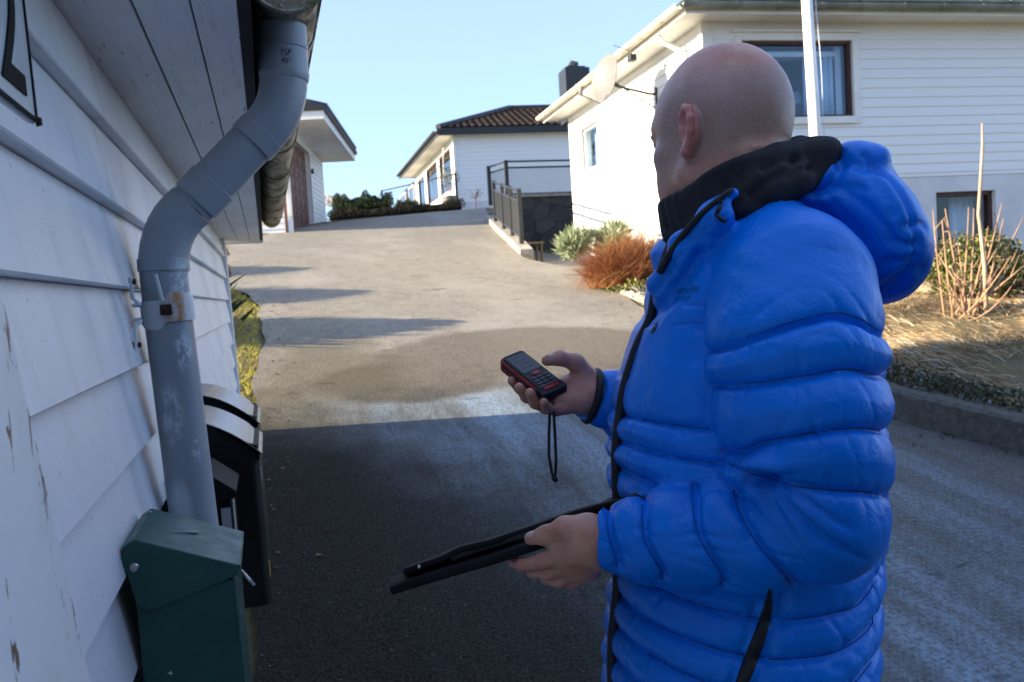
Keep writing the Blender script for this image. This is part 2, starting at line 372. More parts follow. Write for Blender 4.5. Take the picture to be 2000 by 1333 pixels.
MAT['plaster'] = simple('pale plaster', (.66, .68, .70), (.56, .58, .61), 2.5, .8, .25, 90)
MAT['brown'] = simple('brown window paint', (.075, .022, .016), (.045, .014, .011), 8, .5)
MAT['roofdark'] = simple('dark roof edge', (.020, .021, .023), (.012, .012, .014), 10, .5)
MAT['tile'] = simple('brown roof tile', (.13, .085, .06), (.05, .038, .032), 2.2, .75, .4, 30, detail=6)
MAT['greentile'] = simple('grey green roof tile', (.26, .27, .24), (.13, .15, .12), 3, .7, .4, 30)
MAT['door'] = simple('dark red door', (.13, .040, .030), (.075, .022, .018), 4, .55, .2, 20, (1, 1, 14))
MAT['gutterw'] = simple('cream gutter', (.70, .66, .55), (.50, .46, .36), 5, .45)
MAT['iron'] = simple('black railing paint', (.022, .026, .030), (.013, .015, .017), 14, .45)
def m_glass(name, tint, rough=.03, spec=.6):
    t = NT(name); return t.fin(t.mix(t.noise(1.5, 3), tint, tuple(q*.8 for q in tint)), rough, 0, None, spec)
def m_pane(name='window glass', tint=(.9, .95, 1.0), fac=.75):
    t = NT(name); tr = t.n("ShaderNodeBsdfTransparent"); tr.inputs[0].default_value = (*tint, 1)
    gl = t.n("ShaderNodeBsdfGlossy"); gl.inputs['Roughness'].default_value = .02; fr = t.n("ShaderNodeFresnel"); fr.inputs[0].default_value = 1.5
    mx = t.n("ShaderNodeMixShader"); t.l(t.math('MULTIPLY', t.math('ADD', fr.outputs[0], 1-fac, True), t.math('SUBTRACT', 1, t.n('ShaderNodeNewGeometry').outputs['Backfacing'])), mx.inputs[0]); t.l(tr.outputs[0], mx.inputs[1]); t.l(gl.outputs[0], mx.inputs[2])
    t.l(mx.outputs[0], t.o.inputs[0]); return t.m
MAT['pane'] = m_pane(fac=.97); MAT['pane2'] = m_pane('sky mirroring glass', (.85, .93, 1), .93)
MAT['room'] = simple('room wall', (.13, .20, .28), (.10, .15, .22), 1, .9)
MAT['roomdark'] = simple('dark room', (.055, .05, .04), (.03, .028, .022), 1, .9)
def m_curtain():
    t = NT('curtain cloth'); t.fin(t.mix(t.noise(1, 3, .5, (25, 25, 1)), (.72, .76, .80), (.5, .56, .62)), .8); return t.m
MAT['curtain'] = m_curtain()
MAT['dish'] = simple('satellite dish grey', (.17, .165, .155), (.15, .145, .135), 2, .5)
MAT['pole'] = simple('white pole paint', (.86, .85, .83), (.78, .77, .75), 6, .3)
MAT['pot'] = simple('glazed pot', (.17, .15, .12), (.08, .07, .055), 4, .4)
MAT['clear'] = m_pane('clear glass', (.95, .97, 1), 1.0)
def m_stone():
    t = NT('dark stone wall'); v = t.n("ShaderNodeTexVoronoi"); v.inputs['Scale'].default_value = 2.6; t.l(t.mapped((1, 1, 1.2), kind='Position'), v.inputs[0])
    e = t.n("ShaderNodeTexVoronoi", feature='DISTANCE_TO_EDGE'); e.inputs['Scale'].default_value = 2.6; t.l(t.mapped((1, 1, 1.2), kind='Position'), e.inputs[0])
    c = t.mix(t.sep(v.outputs['Color'])[0], (.028, .027, .026), (.085, .078, .07)); c = t.mix(t.rng(t.noise(14, 5, .7, kind='Position'), .35, .7, 0, .6), c, (.07, .065, .06))
    m_ = t.rng(e.outputs[0], .0, .025); c = t.mix(t.math('MULTIPLY', t.math('SUBTRACT', 1, m_), .25), c, (.018, .017, .016))
    return t.fin(c, .9, 0, t.bump(m_, .9, .04))
MAT['stone'] = m_stone()
MAT['grass'] = leafmat('grass blades', [(0, (.34, .25, .10)), (.45, (.46, .42, .05)), (1, (.66, .60, .12))], .6, .35)
MAT['straw'] = leafmat('dry grass blades', [(0, (.20, .135, .07)), (.5, (.42, .30, .16)), (.85, (.66, .52, .32)), (1, (.74, .72, .68))], .7, .25)
MAT['ivy'] = leafmat('frosted ivy leaves', [(0, (.018, .028, .010)), (.55, (.03, .038, .015)), (.8, (.055, .035, .022)), (.93, (.10, .12, .12)), (1, (.26, .30, .32))], .5, .15)
MAT['box'] = leafmat('yellow green box leaves', [(0, (.022, .03, .010)), (.55, (.085, .10, .022)), (.85, (.22, .22, .06)), (1, (.42, .42, .22))], .5, .25)
MAT['twig'] = simple('pale bark', (.42, .27, .16), (.26, .15, .09), 9, .7)
MAT['twigpale'] = simple('paler bark', (.50, .38, .27), (.36, .25, .17), 9, .7)
MAT['rusty'] = leafmat('rusty twigs', [(0, (.19, .065, .028)), (.5, (.30, .105, .045)), (.85, (.40, .18, .08)), (1, (.40, .31, .10))], .7, .2)
MAT['sage'] = leafmat('grey green sprays', [(0, (.13, .17, .08)), (.5, (.32, .38, .22)), (1, (.56, .60, .42))], .6, .3)
MAT['hedge'] = leafmat('dark evergreen leaves', [(0, (.010, .018, .008)), (.7, (.022, .038, .014)), (1, (.06, .075, .03))], .6, .1)
MAT['needle'] = leafmat('spruce sprays', [(0, (.015, .03, .012)), (1, (.05, .08, .03))], .6, .1)
MAT['brownleaf'] = leafmat('bare hedge twigs', [(0, (.012, .012, .009)), (.7, (.028, .027, .02)), (1, (.06, .05, .03))], .8, .1)

# ------------------------------------------------------------------ ground
def gz(X, Y):
    X = np.asarray(X, float); Y = np.asarray(Y, float)
    z = np.where(Y < 22, .155*Y, 3.41 + .155*(Y-22) - .0078*np.clip(Y-22, 0, 9)**2)
    z = np.where(Y > 31, 3.41+.155*9-.0078*81 - .012*(Y-31), z)
    z = np.where(Y < -6, -.93 - .02*(-6-Y), z)
    return z + sst(18, 27, Y)*.055*np.clip(X-2, -3, 8)
EDGE_R = [(-8, 6.4), (-2, 5.3), (1, 4.55), (3.66, 3.79), (4.41, 3.57), (5.2, 3.5), (6.5, 3.62), (8.61, 3.9), (10.9, 4.15), (12.0, 4.35), (13.33, 4.07), (14.74, 4.33), (17, 4.78), (20.8, 5.43), (24.5, 6.3), (28.0, 7.3), (31, 8.5)]
EDGE_L = [(-8, -.15), (5.2, -.15), (6.08, -.15), (7.5, -.07), (10.2, -.06), (11.1, -.22), (12, -.42), (18.2, -.66), (21, .2), (23.2, 1.2), (24.5, 2.1), (26.2, 4.0), (28.0, 6.6), (31, 7.6)]
def xr(Y): return np.interp(Y, *zip(*EDGE_R))
def xl(Y): return np.interp(Y, *zip(*EDGE_L))
def ground_z(X, Y):
    "terrain beside and below the driveway"
    z = gz(X, Y); t = np.asarray(X, float)-xr(Y)
    bank = (1-sst(6.6, 8.2, Y))*(.17*sst(.02, .14, t)+.14*sst(.3, 2.2, t)+.10*sst(2.2, 4, t))
    bed = sst(7.2, 8.4, Y)*(1-sst(11.0, 12.0, Y))*(.05*sst(.02, .2, t)+.12*sst(.3, 2.0, t))
    dn = .03*((t < .0) & (np.asarray(X) > xl(Y)-.02))
    yard = sst(12.2, 13.4, Y)*(1-sst(24, 28, Y))*sst(.1, .4, t)*(-.30-.035*np.clip(Y-12, 0, 10))
    bump = (.03*np.sin(X*3.1+Y*1.3)*np.sin(Y*2.3-X*.7)+.025*np.sin(X*6.3-Y*2.9+1)*np.sin(Y*5.1+X*1.7))*sst(.2, .8, t)
    left = .03*sst(0, .3, xl(Y)-np.asarray(X))
    return z + bank + bed + yard + bump + left - dn - .012
xs = np.unique(np.round(np.concatenate([np.linspace(-400, -14, 24), np.arange(-14, -3, .5), np.arange(-3, 9, .12), np.arange(9, 16, .5), np.linspace(16, 420, 26)]), 3))
ys = np.unique(np.round(np.concatenate([np.linspace(-200, -9, 14), np.arange(-9, 0, .4), np.arange(0, 16, .14), np.arange(16, 48, .5), np.linspace(48, 900, 30)]), 3))
GX, GY = np.meshgrid(xs, ys); GZ = ground_z(GX, GY)
GZ -= .004*np.clip(GY-60, 0, 900) + .01*np.clip(np.abs(GX)-25, 0, 400)
nx, ny = len(xs), len(ys); ii = np.arange(nx*ny).reshape(ny, nx)
F = np.stack([ii[:-1, :-1], ii[:-1, 1:], ii[1:, 1:], ii[1:, :-1]], -1).reshape(-1, 4)
g = struct(newmesh('ground', np.stack([GX, GY, GZ], -1).reshape(-1, 3), F, MAT['lawn'], smooth=True, base=(0, 0, 0)))
yy = np.concatenate([np.arange(-8, 16, .2), np.arange(16, 30.5, .4)]); uu = np.linspace(0, 1, 34)
wob = lambda y, k: .035*np.sin(y*2.3+k)+.02*np.sin(y*6.1+2*k)
D = []
for y in yy:
    a, b = float(xl(y))+wob(y, 1)*.8, float(xr(y))+wob(y, 4)*(.3 if y < 7 else .8)
    X_ = a+(b-a)*uu; D.append(np.stack([X_, np.full_like(X_, y), gz(X_, np.full_like(X_, y))+.004], -1))
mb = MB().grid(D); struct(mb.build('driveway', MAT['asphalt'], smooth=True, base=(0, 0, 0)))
# sunken yard beside the house, asphalted too
mb = MB()
rows = []
for y in np.arange(11.3, 24, .4):
    a, b = float(xr(y))+.0+.33*sst(13.0, 13.6, y), 6.15
    X_ = a+(b-a)*np.linspace(0, 1, 10); rows.append(np.stack([X_, np.full_like(X_, y), ground_z(X_, np.full_like(X_, y))+.02], -1))
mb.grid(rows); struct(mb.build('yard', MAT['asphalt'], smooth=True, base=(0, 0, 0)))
def gpt(X, Y): return np.array([X, Y, float(ground_z(X, Y))])

# ------------------------------------------------------------------ the white shed on the left
WX = -.232; LEAN = .02
SH = Fr((WX+LEAN*1.6, 0, 0), (0, 1, 0), (1, 0, 0), (-LEAN, 0, 1))    # a along the wall, b out of it, c up
shed = thing('white_shed', 'white clapboard shed with grey gutter and downpipe close on the left', 'shed', (-.3, 2.0, .3))
mb = MB(); YE = 5.42
siding(mb, SH, .45, YE-.06, 1.02, 2.0, .127, phase=1.64-.127*8, proud=.026, thin=.006)
o = mb.build('siding', MAT['shed'], shed); o.modifiers.new('bevel', 'BEVEL').width = .0025; o.modifiers['bevel'].limit_method = 'ANGLE'
mb = MB(); mb.box(SH, (-3.2, YE-.06), (-3.4, -.031), (.2, 2.0)); mb.box(SH, (YE-.06, YE), (-3.4, -.031), (.2, 2.0)); mb.box(SH, (-3.2, YE-.02), (-3.4, .004), (.1, 1.018))
mb.prism(SH, [(-3.38, 2.001), (-.04, 2.001), (-1.7, 3.3)], -3.1, YE-.02); mb.build('wall', MAT['shed'], shed)
mb = MB(); mb.box(SH, (YE-.055, YE+.03), (-.03, .034), (.8, 1.996)); mb.build('corner_board', MAT['shed'], shed, bevel=.004)
V = []
for b in (.0, .046):
    for a, c in ((-3.2, .55), (1.352-.388*.55, .55), (1.352-.388*1.995, 1.995), (-3.2, 1.995)): V.append(SH.p(a, b, c))
mb = MB().hexa(V); mb.build('corner_panel', MAT['panel'], shed, bevel=.004)
mb = MB()
for x0, x1, dz in ((-.30, -.141, 0), (-.138, -.0685, .002), (-.0655, -.008, 0)):
    mb.box(WF, (x0, x1), (-3.2, YE+.22), (2.0+dz, 2.02+dz))
mb.build('soffit', MAT['soffit'], shed, bevel=.0015)
mb = MB(); mb.box(WF, (-.31, -.0095), (-3.2, YE+.21), (2.0225, 2.03)); mb.build('soffit_backing', MAT['dark'], shed)
mb = MB(); mb.box(WF, (-.008, .010), (-3.2, YE+.22), (2.0, 2.16)); mb.build('fascia', MAT['dark'], shed)
mb = MB(); mb.box(WF, (-.30, .010), (YE+.22, YE+.24), (1.985, 2.18)); mb.build('barge_board', MAT['soffit'], shed)
mb = MB(); rf = Fr((0, 0, 0), (0, 1, 0), (1, 0, 0))
mb.prism(rf, [(.05, 2.17), (.05, 2.2), (-1.72, 3.45), (-1.72, 3.42)], -3.3, YE+.25); mb.prism(rf, [(-1.72, 3.42), (-1.72, 3.45), (-3.8, 2.05), (-3.8, 2.02)], -3.3, YE+.25)
mb.build('roof', MAT['felt'], shed)
# gutter: open half pipe with beads, end cap and joints
gx, gzc, gr = .070, 2.142, .060
def halfpipe(mb, y0, y1, r, t=.0016, n=18, a0=-.05, a1=math.pi+.05):
    A = [a0+(a1-a0)*i/n for i in range(n+1)]
    out = [(gx+r*math.cos(-a), gzc+r*math.sin(-a)) for a in A]; inn = [(gx+(r-t)*math.cos(-a), gzc+(r-t)*math.sin(-a)) for a in A]
    mb.prism(Fr((0, 0, 0), (0, 1, 0), (1, 0, 0)), out+inn[::-1], y0, y1)
mb = MB(); halfpipe(mb, 1.512, YE+.3, gr)
mb.tube([(gx+gr+.002, 1.512, gzc+.004), (gx+gr+.002, YE+.3, gzc+.004)], .006, 8)
o = mb.build('gutter', MAT['zinc'], shed, auto=.5); gut = o
mb = MB(); A = [math.pi*i/16 for i in range(17)]
mb.prism(rf, [(gx+(gr+.002)*math.cos(-a), gzc+(gr+.002)*math.sin(-a)) for a in A], 1.500, 1.5115)
mb.tube([(gx+(gr+.004)*math.cos(-a), 1.5, gzc+(gr+.004)*math.sin(-a)) for a in A], .005, 8); mb.build('end_cap', MAT['zinc'], shed, gut, auto=.6)
for y in (1.80, 2.35, 2.9, 3.5, 4.1, 4.7):
    mb = MB(); halfpipe(mb, y, y+.022, gr+.004, .003); mb.tube([(gx+gr+.006, y+.01, gzc+.01), (gx+gr+.010, y+.01, gzc+.03), (gx-.05, y+.012, gzc+.05)], .003, 6)
    mb.build('gutter_bracket', MAT['zinc'], shed, gut, auto=.5)
# downpipe: socket, two bends, straight foot
PY = 1.60
def arc(p0, p1, p2, n=8):
    p0, p1, p2 = map(np.array, (p0, p1, p2)); return [(1-t)**2*p0+2*t*(1-t)*p1+t*t*p2 for t in np.linspace(0, 1, n)]
R0 = .0405
top = [(.062, PY, 2.085), (.060, PY, 2.0)]
b1 = arc((.059, PY, 2.0), (.056, PY, 1.935), (.012, PY, 1.900)); dg = (-.112, PY, 1.778)
b2 = arc(dg, (-.162, PY, 1.742), (-.164, PY, 1.668)); ft = [(-.1635, PY, 1.60), (-.156, PY, 1.42), (-.146, PY, 1.17), (-.142, PY, 1.05)]
dp = None
mb = MB(); mb.tube(top, [R0+.0015, R0+.0015], 40, up=(0, 1, 0)); mb.tube([(.0612, PY, 2.052), (.0610, PY, 2.046), (.0608, PY, 2.044)], [R0+.003, R0+.003, R0+.001], 40, up=(0, 1, 0))
mb.tube([(.0603, PY, 2.004), (.0599, PY, 1.996), (.0596, PY, 1.990)], [R0+.0028, R0+.0028, R0+.0006], 40, up=(0, 1, 0))
mb.tube(b1, R0+.0005, 40, up=(0, 1, 0))
def ring(mb, p, q, w, e=.002):
    p, q = np.array(p), np.array(q); d = (q-p)/np.linalg.norm(q-p); mb.tube([p, p+d*.001, p+d*(w-.001), p+d*w], [R0, R0+e, R0+e, R0], 40, up=(0, 1, 0))
ring(mb, (.016, PY, 1.903), dg, .030)
mb.tube([b1[-1], dg], R0-.0012, 40, up=(0, 1, 0))
ring(mb, (-.072, PY, 1.8165), dg, .045, .0022)
mb.tube(b2, R0+.0006, 40, up=(0, 1, 0)); ring(mb, (-.1635, PY, 1.69), (-.164, PY, 1.60), .022, .0018)
mb.tube([(-.1642, PY, 1.672)]+ft, [R0-.0012]*5, 40, up=(0, 1, 0))
dp = mb.build('downpipe', MAT['pipe'], shed, auto=.4)
V_, F_ = textmesh('75P\n45°', .014, .0006)
V_ = np.array([(.0640+v[0]*.9, PY-R0-.0016, 2.022+v[1]) for v in V_]); newmesh('moulded_mark', V_, F_, MAT['pipe'], shed, dp)
# clamp band, its two wall arms, bolt and the strap end
zc = 1.600
cx = -.1635+(1.60-zc)*.04; mb = MB()
tilt = lambda a: .0
mb.tube([(cx-.0005, PY, zc+.0195), (cx, PY, zc+.019), (cx+.001, PY, zc-.019), (cx+.0015, PY, zc-.0195)], [R0+.0005, R0+.003, R0+.003, R0+.0005], 40, up=(0, 1, 0), cap=False)
cl = mb.build('pipe_clamp', MAT['clamp'], shed, dp, auto=.5)
mb = MB()
for s in (1, -1):
    z0 = zc+s*.012
    mb.tube([(cx-R0+.004, PY-.012, z0), (cx-R0-.006, PY-.05, z0), (WX+.034, PY-.075, z0+s*.002), (WX+.026, PY-.083, z0+s*.012), (WX+.026, PY-.09, z0+s*.045)], .0034, 8)
mb.build('clamp_arm', MAT['clamp'], shed, dp)
mb = MB(); fr = Fr((cx+.002, PY-R0-.003, zc+.002), (1, 0, 0), (0, -1, 0)); mb.box(fr, (-.009, .010), (0, .008), (-.009, .009)); mb.build('bolt', MAT['rust'], shed, dp, bevel=.0025)
mb = MB(); mb.tube([(cx-.002, PY-R0-.003, zc+.016), (cx-.009, PY-R0-.006, zc+.062)], [.0035, .0028], 8); mb.build('bolt_shank', MAT['clamp'], shed, dp)
for z in (zc+.050, zc-.052):
    mb = MB(); mb.tube([(WX+.020, PY-.086, z), (WX+.033, PY-.0865, z)], [.0055, .0045], 10); mb.build('screw', MAT['rust'], shed, dp)

# ---- number plate
pl = thing('number_plate', 'enamel house number plate with a black 2 on the shed siding', 'number plate', (-.19, .72, 1.86))
PFr = Fr((-.176, 0, 0), (0, 1, 0), (1, 0, 0), (-LEAN, 0, 1)); PFr.o = np.array((-.176+LEAN*1.6, 0, 0))
mb = MB(); mb.box(PFr, (.52, .836), (-.006, .002), (1.766, 1.93)); mb.build('plate', MAT['plate'], pl, bevel=.003)
mb = MB()
for a, c in (((.520, .836), (1.766, 1.7705)), ((.520, .836), (1.9255, 1.93)), ((.520, .5245), (1.7705, 1.9255)), ((.8315, .836), (1.7705, 1.9255))): mb.box(PFr, a, (.0021, .0032), c)
mb.build('border', MAT['ink'], pl)
V_, F_ = textmesh('2', .165, .0005, .0005); V_[:, 0] -= V_[:, 0].max(); V_[:, 1] -= V_[:, 1].min()
newmesh('digit', np.array([PFr.p(.806+v[0]*.95, .0030+v[2], 1.783+v[1]) for v in V_]), F_, MAT['ink'], pl)
mb = MB(); p = PFr.p(.834, .002, 1.768); mb.tube([p, p+np.array((.004, 0, 0))], [.0045, .0035], 10); mb.build('screw', MAT['rust'], pl)

# ---- mailboxes
XB = WX+.024
gm = thing('mailbox', 'green metal mailbox with sloping lid nearest the camera', 'mailbox', (-.13, 1.3, .80), 'mailboxes on the shed wall')
k = 1.2/1.3
y0, y1 = 1.205, 1.385
mf = Fr((0, 0, 0), (0, 1, 0), (1, 0, 0), (-.012, 0, 1)); mf.o = np.array((.012*1.25, 0, 0))
mb = MB(); mb.prism(mf, [(-.192, .86), (-.064, .86), (-.068, 1.236), (-.192, 1.255)], y0+.004, y1-.004); mb.build('body', MAT['green'], gm, bevel=.003)
# lid: sloped top with folded-down sides
mb = MB(); P_ = [(-.200, 1.300), (-.186, 1.308), (-.060, 1.256), (-.060, 1.2495), (-.185, 1.3015), (-.197, 1.294)]
mb.prism(mf, P_, y0, y1)
for y in (y0-.0012, y1-.0008): mb.prism(mf, [(-.203, 1.288), (-.186, 1.307), (-.061, 1.2555), (-.063, 1.243), (-.172, 1.212), (-.190, 1.222)][::-1], y, y+.002)
mb.prism(mf, [(-.060, 1.2565), (-.0585, 1.2555), (-.060, 1.238), (-.0615, 1.238)], y0, y1)
lid = mb.build('lid', MAT['green'], gm, bevel=.0012)
p = mf.p(y0-.0035, -.188, 1.272); mb = MB(); mb.tube([p+np.array((0, .003, 0)), p, p-np.array((0, .0015, 0))], [.0062, .0060, .004], 14); mb.build('rivet', MAT['steel'], gm, lid)
mb = MB(); a = mf.p(y0+.03, -.060, 1.240); mb.tube([a, a+np.array((.010, -.004, -.014)), a+np.array((.016, -.006, -.022))], [.002, .003, .002], 8); mb.build('latch', MAT['steel'], gm)
mb = MB(); pts = [mf.p(y0+.075+.03*t, -.150+.035*t, 1.2945-.0146*t+.0006) for t in np.linspace(0, 1, 8)]; mb.tube(pts, [.0005, .0007, .0008, .001, .0013, .002, .0022, .0006], 6)
mb.build('paint_drip', MAT['sticker'], gm, lid)
sm = thing('mailbox', 'small black mailbox with flat lid half hidden behind the downpipe', 'mailbox', (-.13, 1.82, .95), 'mailboxes on the shed wall')
y0, y1 = 1.70, 1.87
mb = MB(); mb.prism(mf, [(-.195, 1.02), (-.090, 1.02), (-.090, 1.242), (-.195, 1.262)], y0+.004, y1-.004); mb.build('body', MAT['blacksmall'], sm, bevel=.003)
mb = MB(); mb.prism(mf, [(-.200, 1.288), (-.128, 1.295), (-.080, 1.256), (-.080, 1.250), (-.128, 1.289), (-.2, 1.282)], y0, y1)
for y in (y0-.0012, y1-.0008): mb.prism(mf, [(-.203, 1.288), (-.128, 1.2945), (-.081, 1.2555), (-.082, 1.243), (-.172, 1.225), (-.20, 1.232)][::-1], y, y+.002)
l2 = mb.build('lid', MAT['blacksmall'], sm, bevel=.0012)
p = mf.p(y0-.003, -.205, 1.268); mb = MB(); mb.tube([p+np.array((0, .003, 0)), p], [.0075, .006], 14); mb.build('rivet', MAT['steel'], sm, l2)
mb = MB(); mb.box(mf, (y0+.03, y0+.07), (-.0898, -.0885), (1.12, 1.23)); mb.build('sticker', MAT['sticker'], sm)
mb = MB(); mb.box(mf, (y0+.0015, y0+.0035), (-.110, -.093), (1.14, 1.225)); mb.build('newspaper', MAT['sticker'], sm)
def steelbox(y0, y1, xf, zt, zb, label):
    r = thing('mailbox', label, 'mailbox', (-.12, (y0+y1)/2, zb), 'mailboxes on the shed wall')
    f = mf
    xw = XB-.004
    # body with rounded front edges
    pts = []
    for cx_, cy_, a0 in ((xf-.02, y1-.02, math.pi/2), (xf-.02, y0+.02, 0)):
        pts += [(cy_+.02*math.sin(a), cx_+.02*math.cos(a)) for a in np.linspace(a0, a0-math.pi/2, 6)]
    loop = [(y1, xw)]+pts+[(y0, xw)]; n = len(loop); V = [f.p(a, b, c) for c in (zb, zt-.075) for a, b in loop]
    mb = MB().add(V, [list(range(n)), list(range(n, 2*n))[::-1]]+[(i, n+i, n+(i+1) % n, (i+1) % n) for i in range(n)]); fixn(mb.build('body', MAT['black'], r, auto=.6))
    # side cheek under the bowed lid
    xs_ = np.linspace(xw, xf+.006, 14); zl = lambda x: zt-.085*((x-xw)/(xf-xw))**1.9-.006
    mb = MB()
    for y in (y0+.001, y1-.003): mb = MB(); mb.prism(f, [(x, zl(x)) for x in xs_]+[(xf-.004, zt-.0752), (xw, zt-.0752)], y, y+.002); mb.build('side_cheek', MAT['black'], r)
    mb = MB(); mb.prism(f, [(x, zl(x)+.006) for x in xs_]+[(x, zl(x)+.0035) for x in xs_[::-1]], y0-.008, y1+.008)
    mb.prism(f, [(xf+.0062, zl(xf+.006)+.006), (xf+.0075, zl(xf+.006)+.005), (xf+.0065, zl(xf+.006)-.014), (xf+.0052, zl(xf+.006)-.014)], y0-.008, y1+.008)
    mb.build('lid', MAT['steel'], r, auto=.5)
    return r, f
r, f = steelbox(2.0, 2.30, -.040, 1.366, .93, 'black mailbox with bowed brushed steel lid just behind the downpipe')
mb = MB(); mb.box(f, (2.02, 2.05), (-.0405, -.039), (1.205, 1.235)); mb.build('sticker', MAT['sticker'], r)
mb = MB(); mb.box(f, (2.02, 2.045), (-.0405, -.039), (.985, 1.02)); mb.build('sticker', MAT['yellow'], r)
steelbox(2.42, 2.74, -.046, 1.378, .95, 'black steel lidded mailbox farthest along the shed wall')
# ------------------------------------------------------------------ the white house on the right
A0 = at(1372, 40, 11.5); A1 = at(1113, 230, 17.4); A2 = at(2000, 0, 12.5)
zt = 4.98
A0[2] = A1[2] = A2[2] = 0
dS = (A1-A0)/np.linalg.norm(A1-A0); dF = (A2-A0)/np.linalg.norm(A2-A0)
LS = np.linalg.norm(A1-A0); LF = 9.0
FS = Fr(A0, dS, -dF); FS.y = np.cross((0, 0, 1), dS)                        # side wall: a away from us, b out (left)
FF = Fr(A0, dF); FF.y = np.cross(dF, (0, 0, 1))                             # front wall: a to the right, b out (towards us)
rh = thing('white_house', 'white clapboard house with plastered basement on the right', 'house', (A0[0]+3, A0[1]+3, 1.2))
def ab(fr, px, py):   # where on a wall a pixel of the photograph lies
    p = on_plane(px, py, fr.y, float(fr.o@fr.y)) - fr.o; return float(p@fr.x), float(p[2])
wa0, wz1 = ab(FF, 1447, 80); wa1, wz0 = ab(FF, 1668, 228); wz1 = ab(FF, 1658, 80)[1]
ba0, bz1 = ab(FF, 1828, 376); ba1, bz0 = ab(FF, 1947, 470); sb = ab(FF, 1900, 342)[1]; bz0 -= .25
sa0, sz1 = ab(FS, 1168, 237); sa1, sz0 = ab(FS, 1142, 337)
sz1 = (sz1+ab(FS, 1143, 250)[1])/2; sz0 = (ab(FS, 1168, 324)[1]+sz0)/2
mb = MB()
siding(mb, FF, .02, LF, sb, zt, .132, [(wa0-.08, wa1+.08, wz0-.08, wz1+.08)], .016, .004); mb.build('siding', MAT['house'], rh); mb = MB()
siding(mb, FS, .02, LS, 1.6, zt, .132, [(sa0-.05, sa1+.05, sz0-.05, sz1+.05)], .016, .004)
mb.build('siding', MAT['house'], rh)
mb = MB(); ZB = 0.9
def wallholes(mb, fr, a0, a1, z0, z1, b0, b1, holes):
    zs = sorted({z0, z1} | {q for h in holes for q in h[2:]})
    for c, d in zip(zs, zs[1:]):
        iv = [(a0, a1)]
        for h in holes:
            if h[2] < (c+d)/2 < h[3]: iv = [q for x, y in iv for q in ((x, min(y, h[0])), (max(x, h[1]), y)) if q[1]-q[0] > 1e-4]
        for x, y in iv: mb.box(fr, (x, y), (b0, b1), (c, d))
wallholes(mb, FF, .0, LF, ZB, zt, -.16, -.031, [(wa0, wa1, wz0, wz1), (ba0, ba1, bz0, bz1)])
wallholes(mb, FS, .17, LS, ZB, zt, -.16, -.031, [(sa0, sa1, sz0, sz1)])
EN = FS.p(LS, 0, 0); FB = Fr(EN, dF); FB.y = np.cross((0, 0, 1), dF); mb.box(FB, (.16, LF), (-.15, -.0), (ZB, zt))
FR_ = Fr(FF.p(LF, 0, 0), dS); mb.box(FR_, (.03, LS), (-.0, .15), (ZB, zt)); mb.build('wall', MAT['house'], rh)
mb = MB(); wallholes(mb, FF, .02, LF, ZB, sb-.004, -.03, .0, [(ba0, ba1, bz0, bz1)]); mb.build('basement_wall', MAT['plaster'], rh)
mb = MB(); mb.box(FF, (-.028, .115), (.0165, .028), (1.6, zt)); mb.build('corner_board', MAT['trim'], rh)
mb = MB(); mb.box(FS, (-.0, .11), (.0165, .028), (1.6, zt)); mb.build('corner_board', MAT['trim'], rh); mb = MB(); mb.box(FS, (LS-.1, LS+.03), (-.03, .03), (1.6, zt)); mb.build('corner_board', MAT['trim'], rh)
def curtain(name, fr, a0, a1, b, z0, z1, root, parent, amp=.03, wl=.09):
    n = int((a1-a0)/.012); rows = []
    for z in (z0, z1): rows.append([fr.p(a0+(a1-a0)*i/n, b+amp*math.sin(2*math.pi*(a0+(a1-a0)*i/n)/wl+.6*math.sin(i*.13)), z) for i in range(n+1)])
    mb = MB().grid(rows); o = mb.build(name, MAT['curtain'], root, parent, smooth=True); o.modifiers.new('t', 'SOLIDIFY').thickness = .004; return o
def window(fr, a0, a1, z0, z1, root, frame_m, trim=.09, trimout=.03, fw=.04, depth=.5, room='room', inset=.03, sill=True, trims=True, pane='pane', mull=()):
    mb = MB()
    for a, c in (((a0, a1), (z0, z0+fw)), ((a0, a1), (z1-fw, z1)), ((a0, a0+fw), (z0+fw, z1-fw)), ((a1-fw, a1), (z0+fw, z1-fw))): mb.box(fr, a, (-.09-inset, -inset), c)
    for m_ in mull: mb.box(fr, (m_-fw/2, m_+fw/2), (-.088-inset, -inset-.002), (z0+fw, z1-fw))
    wn = mb.build('window', frame_m, root, bevel=.004)
    mb = MB(); mb.box(fr, (a0+fw-.005, a1-fw+.005), (-.052-inset, -.048-inset), (z0+fw-.005, z1-fw+.005)); mb.build('pane', MAT[pane], root, wn)
    mb = MB(); A, B_, C_ = (a0-.3, a1+.3), -.17-depth, (z0-.2, z1+.2)
    mb.box(fr, A, (B_-.02, B_), C_); mb.box(fr, (A[0]-.02, A[0]), (B_, -.165), C_); mb.box(fr, (A[1], A[1]+.02), (B_, -.165), C_); mb.box(fr, A, (B_, -.165), (C_[0]-.02, C_[0])); mb.box(fr, A, (B_, -.165), (C_[1], C_[1]+.02))
    mb.build('room', MAT[room], root, wn)
    if trims:
        mb = MB(); b = (.0, trimout)
        mb.box(fr, (a0-trim, a0), b, (z0-trim, z1+trim)); mb.box(fr, (a1, a1+trim), b, (z0-trim, z1+trim)); mb.box(fr, (a0, a1), b, (z1, z1+trim))
        mb.box(fr, (a0-trim-.04, a1+trim+.04), (0, trimout+.045), (z1+trim+.001, z1+trim+.03)); mb.build('trim', MAT['trim'], root, wn, bevel=.003)
    if sill:
        mb = MB(); mb.box(fr, (a0+.001, a1-.001), (-.0, trimout+.03), (z0-trim*.95, z0-.002)); mb.build('sill', MAT['trim'], root, wn, bevel=.004)
    return wn
